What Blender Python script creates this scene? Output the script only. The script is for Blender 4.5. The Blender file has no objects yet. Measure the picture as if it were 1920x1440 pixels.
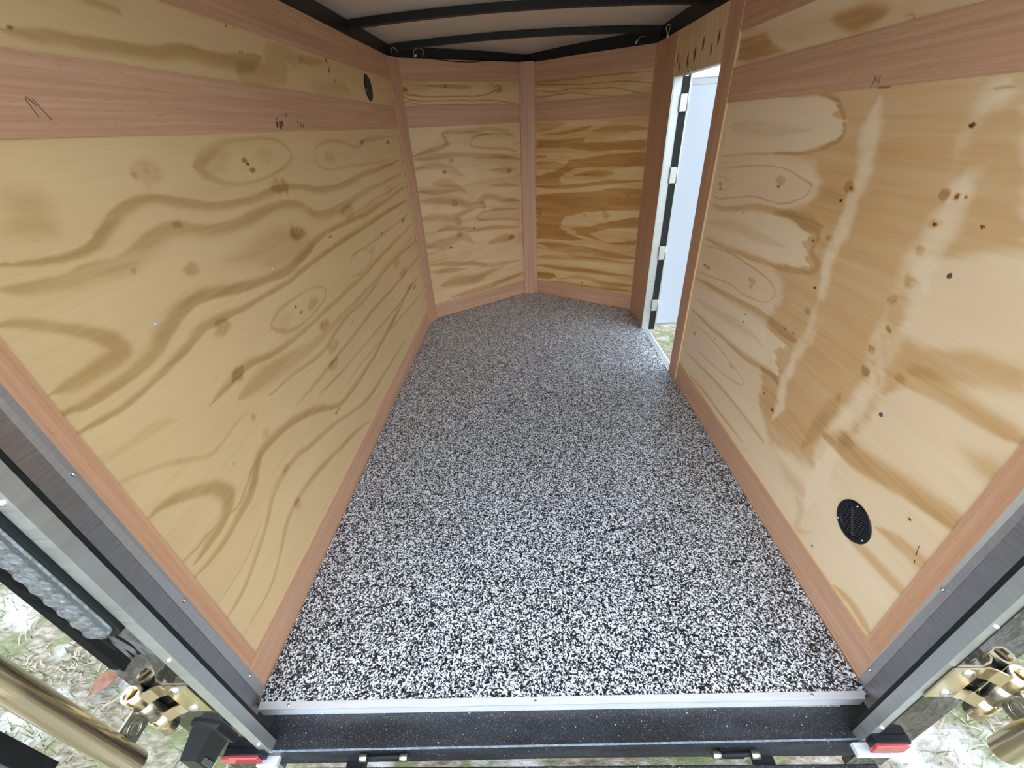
import bpy, bmesh, math, random, json
import numpy as np
from mathutils import Vector, Matrix

random.seed(7)
rng = np.random.default_rng(11)
scene = bpy.context.scene
COL = scene.collection

# ------------------------------------------------------------------ camera, sky, exposure
cam_d = bpy.data.cameras.new('camera'); cam = bpy.data.objects.new('camera', cam_d); COL.objects.link(cam)
cam.location = (-0.0366, -0.4632, 1.2005)
cam.rotation_euler = (math.radians(57.514), math.radians(3.039), math.radians(0.4704))
cam_d.sensor_width = 36.0; cam_d.lens = 36.0 * 760.5 / 1920.0; cam_d.clip_start = 0.01; cam_d.clip_end = 200
scene.camera = cam

world = bpy.data.worlds.new('overcast_sky'); scene.world = world; world.use_nodes = True
wn = world.node_tree.nodes; wl = world.node_tree.links
bg = wn['Background']
bg.inputs['Color'].default_value = (0.79, 0.885, 1.0, 1); bg.inputs['Strength'].default_value = 2.4

scene.view_settings.view_transform = 'Standard'; scene.view_settings.look = 'None'
scene.view_settings.gamma = 1.0; scene.view_settings.use_curve_mapping = False
scene.view_settings.exposure = 0.75
scene.cycles.max_bounces = 16; scene.cycles.diffuse_bounces = 12; scene.cycles.glossy_bounces = 6

# ------------------------------------------------------------------ material helpers
class NT:
    def __init__(s, name):
        s.m = bpy.data.materials.new(name); s.m.use_nodes = True
        s.n = s.m.node_tree.nodes; s.l = s.m.node_tree.links
        s.b = s.n['Principled BSDF']
    def node(s, t, **kw):
        x = s.n.new(t)
        for k, v in kw.items():
            if k in x.inputs: x.inputs[k].default_value = v
            else: setattr(x, k, v)
        return x
    def link(s, a, b): s.l.new(a, b)
    def set(s, **kw):
        for k, v in kw.items():
            k = k.replace('_', ' ')
            s.b.inputs[k].default_value = v
    def coords(s, kind='Object', scale=(1, 1, 1)):
        if kind == 'UV':
            t = s.node('ShaderNodeUVMap'); o = t.outputs['UV']
        else:
            t = s.node('ShaderNodeTexCoord'); o = t.outputs[kind]
        mp = s.node('ShaderNodeMapping'); mp.inputs['Scale'].default_value = scale
        s.link(o, mp.inputs['Vector']); return mp.outputs['Vector']
    def noise(s, vec, scale=1.0, detail=3, rough=.5, dist=0.0):
        n = s.node('ShaderNodeTexNoise'); n.inputs['Scale'].default_value = scale
        n.inputs['Detail'].default_value = detail; n.inputs['Roughness'].default_value = rough
        n.inputs['Distortion'].default_value = dist
        s.link(vec, n.inputs['Vector']); return n.outputs['Fac']
    def ramp(s, fac, stops, interp='LINEAR'):
        r = s.node('ShaderNodeValToRGB'); r.color_ramp.interpolation = interp
        e = r.color_ramp.elements
        while len(e) < len(stops): e.new(0.5)
        for x, (p, c) in zip(e, stops):
            x.position = p; x.color = (*c, 1) if len(c) == 3 else c
        s.link(fac, r.inputs['Fac']); return r.outputs['Color']
    def math(s, op, a, b=None, clamp=False):
        m = s.node('ShaderNodeMath'); m.operation = op; m.use_clamp = clamp
        for i, x in enumerate((a, b)):
            if x is None: continue
            if isinstance(x, (int, float)): m.inputs[i].default_value = x
            else: s.link(x, m.inputs[i])
        return m.outputs[0]
    def mix(s, fac, a, b, blend='MIX'):
        m = s.node('ShaderNodeMix'); m.data_type = 'RGBA'; m.blend_type = blend
        for i, x in ((0, fac), (6, a), (7, b)):
            if isinstance(x, (int, float)): m.inputs[i].default_value = x
            elif isinstance(x, tuple): m.inputs[i].default_value = (*x, 1)
            else: s.link(x, m.inputs[i])
        return m.outputs[2]
    def bump(s, h, strength=.2, dist=.001):
        b = s.node('ShaderNodeBump'); b.inputs['Strength'].default_value = strength
        b.inputs['Distance'].default_value = dist; s.link(h, b.inputs['Height'])
        s.link(b.outputs['Normal'], s.b.inputs['Normal'])

def m_plywood(name, pale, tan, brown):
    t = NT(name)
    at = t.node('ShaderNodeAttribute'); at.attribute_name = 'grain'
    fine = t.noise(t.coords('UV', (5, 130, 1)), 1, 4, .6)
    wide = t.noise(t.coords('UV', (2.2, 9, 1)), 1, 3, .5)
    pores = t.noise(t.coords('UV', (22, 420, 1)), 1, 2, .5)
    v = t.math('ADD', at.outputs['Fac'], t.math('MULTIPLY', t.math('SUBTRACT', fine, .5), .22))
    v = t.math('ADD', v, t.math('MULTIPLY', t.math('SUBTRACT', wide, .5), .25))
    col = t.ramp(v, [(0.0, pale), (.30, tuple(p * .6 + q * .4 for p, q in zip(pale, tan))), (.62, tan),
                     (.95, brown), (1.0, tuple(x * .35 for x in brown))])
    pm = t.math('GREATER_THAN', pores, .68)
    col = t.mix(t.math('MULTIPLY', pm, .22), col, tan)
    t.link(col, t.b.inputs['Base Color'])
    t.set(Roughness=.42, Specular_IOR_Level=.4)
    t.bump(fine, .12, .0006)
    return t.m

def m_trim(name, c0, c1):
    t = NT(name)
    a = t.noise(t.coords('UV', (1.6, 95, 1)), 1, 5, .65, .3)
    w = t.noise(t.coords('UV', (.9, 14, 1)), 1, 3, .5)
    p = t.noise(t.coords('UV', (26, 520, 1)), 1, 2, .5)
    f = t.math('ADD', t.math('MULTIPLY', a, .65), t.math('MULTIPLY', w, .35))
    col = t.ramp(f, [(.32, c1), (.5, tuple((x + y) / 2 for x, y in zip(c0, c1))), (.66, c0)])
    col = t.mix(t.math('MULTIPLY', t.math('GREATER_THAN', p, .66), .35), col, tuple(x * .45 for x in c1))
    t.link(col, t.b.inputs['Base Color'])
    t.set(Roughness=.5, Specular_IOR_Level=.35)
    t.bump(a, .12, .0005)
    return t.m

def m_plain(name, c, rough=.5, metal=0.0, spec=.5, noise=0.0, nscale=60, coat=0.0, trans=0.0, ior=1.45):
    t = NT(name)
    t.set(Roughness=rough, Metallic=metal, Specular_IOR_Level=spec, Coat_Weight=coat, Transmission_Weight=trans, IOR=ior)
    n = t.noise(t.coords('Object', (1, 1, 1)), nscale, 3, .6)
    k = max(noise, .02)
    t.link(t.ramp(n, [(.3, tuple(x * (1 - k) for x in c)), (.7, tuple(min(1, x * (1 + k)) for x in c))]), t.b.inputs['Base Color'])
    return t.m

def m_brushed(name, c, rough, sc=(1, 1, 1), metal=1.0, amt=.12):
    t = NT(name)
    n = t.noise(t.coords('Object', sc), 1, 3, .6)
    t.link(t.ramp(n, [(.3, tuple(x * (1 - amt) for x in c)), (.7, tuple(min(1, x * (1 + amt)) for x in c))]), t.b.inputs['Base Color'])
    t.link(t.math('ADD', t.math('MULTIPLY', t.math('SUBTRACT', n, .5), .25), rough), t.b.inputs['Roughness'])
    t.set(Metallic=metal)
    return t.m

M = {}
PALE, TAN, BROWN = (.69, .495, .265), (.43, .235, .085), (.135, .058, .018)
M['ply_l'] = m_plywood('plywood_yellow_pine', PALE, (.44, .27, .105), BROWN)
M['ply_r'] = m_plywood('plywood_tan_pine', (.80, .63, .42), (.58, .345, .145), BROWN)
M['ply_v'] = m_plywood('plywood_nose_pine', (.70, .50, .27), (.44, .235, .085), BROWN)
M['ply_vr'] = m_plywood('plywood_streaked_pine', (.74, .52, .26), (.50, .25, .07), (.2, .075, .012))
M['trim'] = m_trim('luan_trim', (.63, .375, .235), (.43, .228, .133))
M['trim_b'] = m_trim('luan_trim_orange', (.63, .35, .205), (.47, .24, .13))
M['edge'] = m_plain('raw_plywood_edge', (.72, .50, .27), .7, noise=.15, nscale=300)

def m_floor():
    t = NT('flake_floor')
    c = t.coords('Object', (1, 1, 1))
    wv = t.node('ShaderNodeTexNoise'); wv.inputs['Scale'].default_value = 260; t.link(c, wv.inputs['Vector'])
    add = t.node('ShaderNodeVectorMath'); add.operation = 'MULTIPLY_ADD'
    t.link(wv.outputs['Color'], add.inputs[0]); add.inputs[1].default_value = (.006, .006, .006); t.link(c, add.inputs[2])
    def vor(scale):
        v = t.node('ShaderNodeTexVoronoi'); v.voronoi_dimensions = '2D'; v.inputs['Scale'].default_value = scale
        t.link(add.outputs[0], v.inputs['Vector']); return v
    v1 = vor(300); v2 = vor(620)
    sep = t.node('ShaderNodeSeparateColor'); t.link(v1.outputs['Color'], sep.inputs[0])
    sep2 = t.node('ShaderNodeSeparateColor'); t.link(v2.outputs['Color'], sep2.inputs[0])
    big = t.noise(c, 75, 2, .5)
    k = t.math('ADD', sep.outputs[0], t.math('MULTIPLY', t.math('SUBTRACT', big, .5), .5))
    k = t.math('ADD', t.math('MULTIPLY', k, .72), t.math('MULTIPLY', sep2.outputs[1], .28))
    col = t.ramp(k, [(.0, (.004, .004, .005)), (.495, (.003, .006, .007)), (.515, (.10, .11, .12)), (.59, (.46, .50, .56)), (.72, (.86, .92, .99))])
    t.link(col, t.b.inputs['Base Color'])
    t.set(Roughness=.30, Specular_IOR_Level=.5, Coat_Weight=.35, Coat_Roughness=.25)
    t.bump(k, .35, .0015)
    return t.m
M['flake'] = m_floor()

def m_ground():
    t = NT('sandy_ground')
    c = t.coords('Object', (1, 1, 1)); a = t.noise(c, 3.1, 4, .6); f = t.noise(t.coords('Object', (22, 60, 30)), 1, 4, .65); g = t.noise(c, 7.3, 4, .65)
    col = t.ramp(f, [(.3, (.11, .09, .06)), (.5, (.27, .235, .175)), (.68, (.43, .40, .36))])
    col = t.mix(t.ramp(g, [(.46, (0, 0, 0)), (.60, (.8, .8, .8))]), col, (.15, .18, .07))
    col = t.mix(t.ramp(a, [(.53, (0, 0, 0)), (.62, (.9, .9, .9))]), col, (.56, .55, .54))
    t.link(col, t.b.inputs['Base Color']); t.set(Roughness=.9, Specular_IOR_Level=.1)
    t.bump(f, .6, .02); return t.m
M['ground'] = m_ground()

def m_blackskin():
    t = NT('gloss_black_skin')
    n = t.noise(t.coords('Object', (16, 16, 7)), 1, 2, .5, .6)
    t.set(Base_Color=(.012, .012, .013, 1), Roughness=.04, Specular_IOR_Level=.6, Coat_Weight=.0, Coat_Roughness=.02)
    b = t.node('ShaderNodeBump'); b.inputs['Strength'].default_value = .35; b.inputs['Distance'].default_value = .006
    t.link(n, b.inputs['Height']); t.link(b.outputs['Normal'], t.b.inputs['Normal']); t.link(b.outputs['Normal'], t.b.inputs['Coat Normal'])
    return t.m
M['skin'] = m_blackskin()

def m_sill():
    t = NT('black_steel_dusty')
    c = t.coords('Object', (1, 1, 1))
    sp = t.noise(c, 700, 2, .5); dust = t.noise(t.coords('Object', (4, 14, 14)), 1, 3, .6); s2 = t.noise(c, 190, 2, .5)
    k = t.math('MULTIPLY', t.math('GREATER_THAN', sp, .64), .30)
    k = t.math('ADD', k, t.math('MULTIPLY', t.math('GREATER_THAN', s2, .715), .9), True)
    col = t.ramp(dust, [(.35, (.004, .005, .007)), (.8, (.030, .034, .042))])
    t.link(t.mix(k, col, (.5, .52, .55)), t.b.inputs['Base Color'])
    t.set(Roughness=.42, Specular_IOR_Level=.5); t.bump(sp, .2, .0005)
    return t.m
M['sill'] = m_sill()
M['lip'] = M['sill']
M['jamb'] = m_brushed('brushed_galvanised', (.54, .53, .525), .42, (25, 25, 240), .75, .08)
M['jamb2'] = m_brushed('brushed_galvanised_shaded', (.34, .33, .33), .34, (25, 25, 240), .85, .14)  # same metal as the jamb strip; its dimmer reflection is painted in darker
M['alu'] = m_brushed('mill_aluminium', (.50, .52, .50), .42, (8, 8, 160), .85, .07)
M['alu2'] = m_brushed('threshold_aluminium', (.80, .82, .85), .45, (12, 160, 160), .45, .06)
M['rubber'] = m_plain('black_rubber', (.010, .012, .012), .55, spec=.3)
M['black'] = m_plain('black_paint', (.010, .010, .011), .45, spec=.35, noise=.3)
M['roof'] = m_plain('galvanised_roof', (.74, .72, .70), .38, .5, noise=.04, nscale=5)
M['zinc'] = m_brushed('yellow_zinc', (.86, .72, .48), .24, (60, 60, 5), 1.0, .07)
M['zincgrey'] = m_brushed('worn_zinc', (.48, .46, .38), .3, (30, 30, 30), 1.0, .15)
M['steel'] = m_plain('bright_steel', (.75, .77, .80), .22, 1.0, noise=.05)
M['reflector'] = m_plain('lamp_reflector', (.5, .54, .58), .25, .9, noise=.6, nscale=160)
M['screw'] = m_plain('grey_screw', (.32, .35, .38), .35, 1.0, noise=.1)
M['worn_highlight'] = m_plain('worn_edge_highlight', (.30, .36, .44), .35, .4, noise=.35, nscale=90)  # worn lip paint, with its sky highlight put into the pale bluish colour
M['plastic'] = m_plain('black_plastic', (.010, .011, .013), .3, spec=.25)
M['louvre'] = m_plain('louvre_plastic', (.045, .048, .052), .3)
M['white'] = m_plain('white_door', (.47, .52, .58), .3, spec=.45, noise=.02, nscale=4)
M['whitep'] = m_plain('white_plastic', (.45, .47, .5), .4)
M['lens'] = m_plain('clear_lens', (.90, .93, .96), .04, trans=.95, ior=1.49)
M['red'] = m_plain('red_lens', (.42, .05, .05), .15, coat=.6, noise=.1)
M['blue'] = m_plain('blue_connector', (.45, .62, .85), .35)
M['wire'] = m_plain('beige_wire', (.55, .45, .28), .5)
M['pencil'] = m_plain('graphite', (.07, .05, .045), .6)
M['grass'] = m_plain('grass_blade', (.15, .20, .07), .6, noise=.6, nscale=3)
M['straw'] = m_plain('dry_straw', (.36, .31, .22), .7, noise=.3, nscale=5)
M['leaf'] = m_plain('dry_leaf', (.22, .09, .05), .6, noise=.3, nscale=40)
M['bark'] = m_plain('bark', (.10, .08, .06), .8, noise=.4)
M['foliage'] = m_plain('foliage', (.05, .09, .03), .6, noise=.5, nscale=6)

# ------------------------------------------------------------------ object helpers
def link(name, me, mats, parent=None):
    o = bpy.data.objects.new(name, me); COL.objects.link(o)
    if not isinstance(mats, (list, tuple)): mats = [mats]
    if me is not None and not me.materials:
        for m in mats: me.materials.append(m)
    if parent: o.parent = parent
    return o
def empty(name, loc=(0, 0, 0)):
    o = bpy.data.objects.new(name, None); COL.objects.link(o); o.location = loc; o.empty_display_size = .05; return o
def tag(o, label, cat, group=None):
    o['label'] = label; o['category'] = cat
    if group: o['group'] = group
    return o
def struct(o, label=None):
    o['kind'] = 'structure'
    if label: o['label'] = label
    return o
def mesh(name, verts, faces, mats, parent=None, fm=None, uv=None, smooth=False):
    me = bpy.data.meshes.new(name); me.from_pydata([tuple(v) for v in verts], [], faces)
    if uv is not None:
        l = me.uv_layers.new(name='UVMap')
        for i, lp in enumerate(me.loops): l.data[i].uv = uv[lp.vertex_index]
    o = link(name, me, mats, parent)
    if fm:
        for p, k in zip(me.polygons, fm): p.material_index = k
    if smooth:
        for p in me.polygons: p.use_smooth = True
    return o
class MB:
    def __init__(s): s.bm = bmesh.new()
    def box(s, x0, x1, y0, y1, z0, z1, bev=0):
        vs = [s.bm.verts.new(p) for p in ((x0, y0, z0), (x1, y0, z0), (x1, y1, z0), (x0, y1, z0), (x0, y0, z1), (x1, y0, z1), (x1, y1, z1), (x0, y1, z1))]
        fs = [s.bm.faces.new([vs[i] for i in f]) for f in ((0, 3, 2, 1), (4, 5, 6, 7), (0, 1, 5, 4), (1, 2, 6, 5), (2, 3, 7, 6), (3, 0, 4, 7))]
        if bev:
            es = {e for f in fs for e in f.edges}
            bmesh.ops.bevel(s.bm, geom=list(es), offset=bev, segments=2, affect='EDGES', profile=.5)
        return s
    def hull8(s, lo, hi):            # two quads, each four points, joined
        a = [s.bm.verts.new(p) for p in lo]; b = [s.bm.verts.new(p) for p in hi]
        s.bm.faces.new(a[::-1]); s.bm.faces.new(b)
        for i in range(len(a)):
            j = (i + 1) % len(a); s.bm.faces.new((a[i], a[j], b[j], b[i]))
        return s
    def cyl(s, p0, p1, r, n=20, r1=None, cap=True):
        p0 = Vector(p0); p1 = Vector(p1); d = (p1 - p0).normalized()
        x = d.orthogonal().normalized(); y = d.cross(x); r1 = r if r1 is None else r1
        a = [s.bm.verts.new(p0 + (x * math.cos(t) + y * math.sin(t)) * r) for t in [2 * math.pi * i / n for i in range(n)]]
        b = [s.bm.verts.new(p1 + (x * math.cos(t) + y * math.sin(t)) * r1) for t in [2 * math.pi * i / n for i in range(n)]]
        for i in range(n):
            f = s.bm.faces.new((a[i], a[(i + 1) % n], b[(i + 1) % n], b[i])); f.smooth = True
        if cap: s.bm.faces.new(a[::-1]); s.bm.faces.new(b)
        return s
    def tube(s, p0, p1, r, ri, n=24):   # hollow pipe
        p0 = Vector(p0); p1 = Vector(p1); d = (p1 - p0).normalized(); x = d.orthogonal().normalized(); y = d.cross(x)
        rings = []
        for p, q in ((p0, r), (p1, r), (p1, ri), (p0, ri)):
            rings.append([s.bm.verts.new(p + (x * math.cos(t) + y * math.sin(t)) * q) for t in [2 * math.pi * i / n for i in range(n)]])
        for k in range(4):
            A_, B_ = rings[k], rings[(k + 1) % 4]
            for i in range(n):
                f = s.bm.faces.new((A_[i], A_[(i + 1) % n], B_[(i + 1) % n], B_[i])); f.smooth = k in (0, 2)
        return s
    def path(s, pts, r, n=8):
        pts = [Vector(p) for p in pts]; prev = None; up = Vector((.31, .2, .93))
        for i, p in enumerate(pts):
            d = (pts[min(i + 1, len(pts) - 1)] - pts[max(i - 1, 0)]).normalized()
            x = d.cross(up).normalized(); y = d.cross(x)
            ring = [s.bm.verts.new(p + (x * math.cos(t) + y * math.sin(t)) * r) for t in [2 * math.pi * k / n for k in range(n)]]
            if prev:
                for k in range(n):
                    f = s.bm.faces.new((prev[k], prev[(k + 1) % n], ring[(k + 1) % n], ring[k])); f.smooth = True
            else: s.bm.faces.new(ring[::-1])
            prev = ring
        s.bm.faces.new(prev); return s
    def dome(s, c, nrm, r, h, n=14, rings=4):
        c = Vector(c); d = Vector(nrm).normalized(); x = d.orthogonal().normalized(); y = d.cross(x); prev = None
        for k in range(rings):
            a = k / rings * math.pi / 2
            ring = [s.bm.verts.new(c + (x * math.cos(t) + y * math.sin(t)) * r * math.cos(a) + d * h * math.sin(a)) for t in [2 * math.pi * i / n for i in range(n)]]
            if prev:
                for i in range(n):
                    f = s.bm.faces.new((prev[i], prev[(i + 1) % n], ring[(i + 1) % n], ring[i])); f.smooth = True
            prev = ring
        top = s.bm.verts.new(c + d * h)
        for i in range(n):
            f = s.bm.faces.new((prev[i], prev[(i + 1) % n], top)); f.smooth = True
        return s
    def build(s, name, mats, parent=None):
        bmesh.ops.recalc_face_normals(s.bm, faces=s.bm.faces)
        me = bpy.data.meshes.new(name); s.bm.to_mesh(me); s.bm.free()
        return link(name, me, mats, parent)

# ------------------------------------------------------------------ the four inner wall surfaces (floor line to roof line)
V3 = lambda *a: np.array(a, float)
PT = {'L': (V3(-.752, 0, 0), V3(-.726, 2.38, 0), V3(-.718, 2.42, 1.557), V3(-.757, 0, 1.56)),
      'R': (V3(.757, 0, 0), V3(.768, 2.387, 0), V3(.761, 2.42, 1.541), V3(.742, 0, 1.54)),
      'VL': (V3(-.726, 2.38, 0), V3(.029, 2.89, 0), V3(.0475, 2.94, 1.5485), V3(-.718, 2.42, 1.557)),
      'VR': (V3(.029, 2.89, 0), V3(.768, 2.387, 0), V3(.761, 2.42, 1.541), V3(.0475, 2.94, 1.5485))}
LEN = {'L': 2.4, 'R': 2.4, 'VL': .92, 'VR': .9}
NRM = {'L': V3(1, 0, 0), 'R': V3(-1, 0, 0), 'VL': V3(.56, -.828, 0), 'VR': V3(-.56, -.828, 0)}
def P(w, s, t, off=0.0):
    a, b, c, d = PT[w]
    s = np.asarray(s, float)[..., None]; t = np.asarray(t, float)[..., None]
    return (a * (1 - s) + b * s) * (1 - t) + (d * (1 - s) + c * s) * t + NRM[w] * off

def slab(name, quad, th, nrm, mats, parent, axis=0):
    """a board: front quad (bl, br, tr, tl), thickness backwards; grain along axis 0 (bl-br) or 1 (bl-tl)"""
    q = [np.asarray(p, float) for p in quad]; n = np.asarray(nrm, float); n = n / np.linalg.norm(n)
    vs = q + [p - n * th for p in q]
    L0 = np.linalg.norm(q[1] - q[0]); L1 = np.linalg.norm(q[3] - q[0]); o = random.random() * 20; o2 = random.random() * 20
    uv = [(0, 0), (L0, 0), (L0, L1), (0, L1)]
    if axis: uv = [(b, a) for a, b in uv]
    uv = [(a + o, b + o2) for a, b in uv] * 2
    faces = [(0, 1, 2, 3), (7, 6, 5, 4), (0, 4, 5, 1), (1, 5, 6, 2), (2, 6, 7, 3), (3, 7, 4, 0)]
    return mesh(name, vs, faces, mats, parent, [0, 1, 1, 1, 1, 1], uv)
def board(name, w, s0, s1, t0, t1, parent, axis=0, mat=None, off=0.0, th=.005):
    q = [P(w, s0, t0, off), P(w, s1, t0, off), P(w, s1, t1, off), P(w, s0, t1, off)]
    return slab(name, q, th, NRM[w], [mat or M['trim'], M['edge']], parent, axis)

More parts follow.
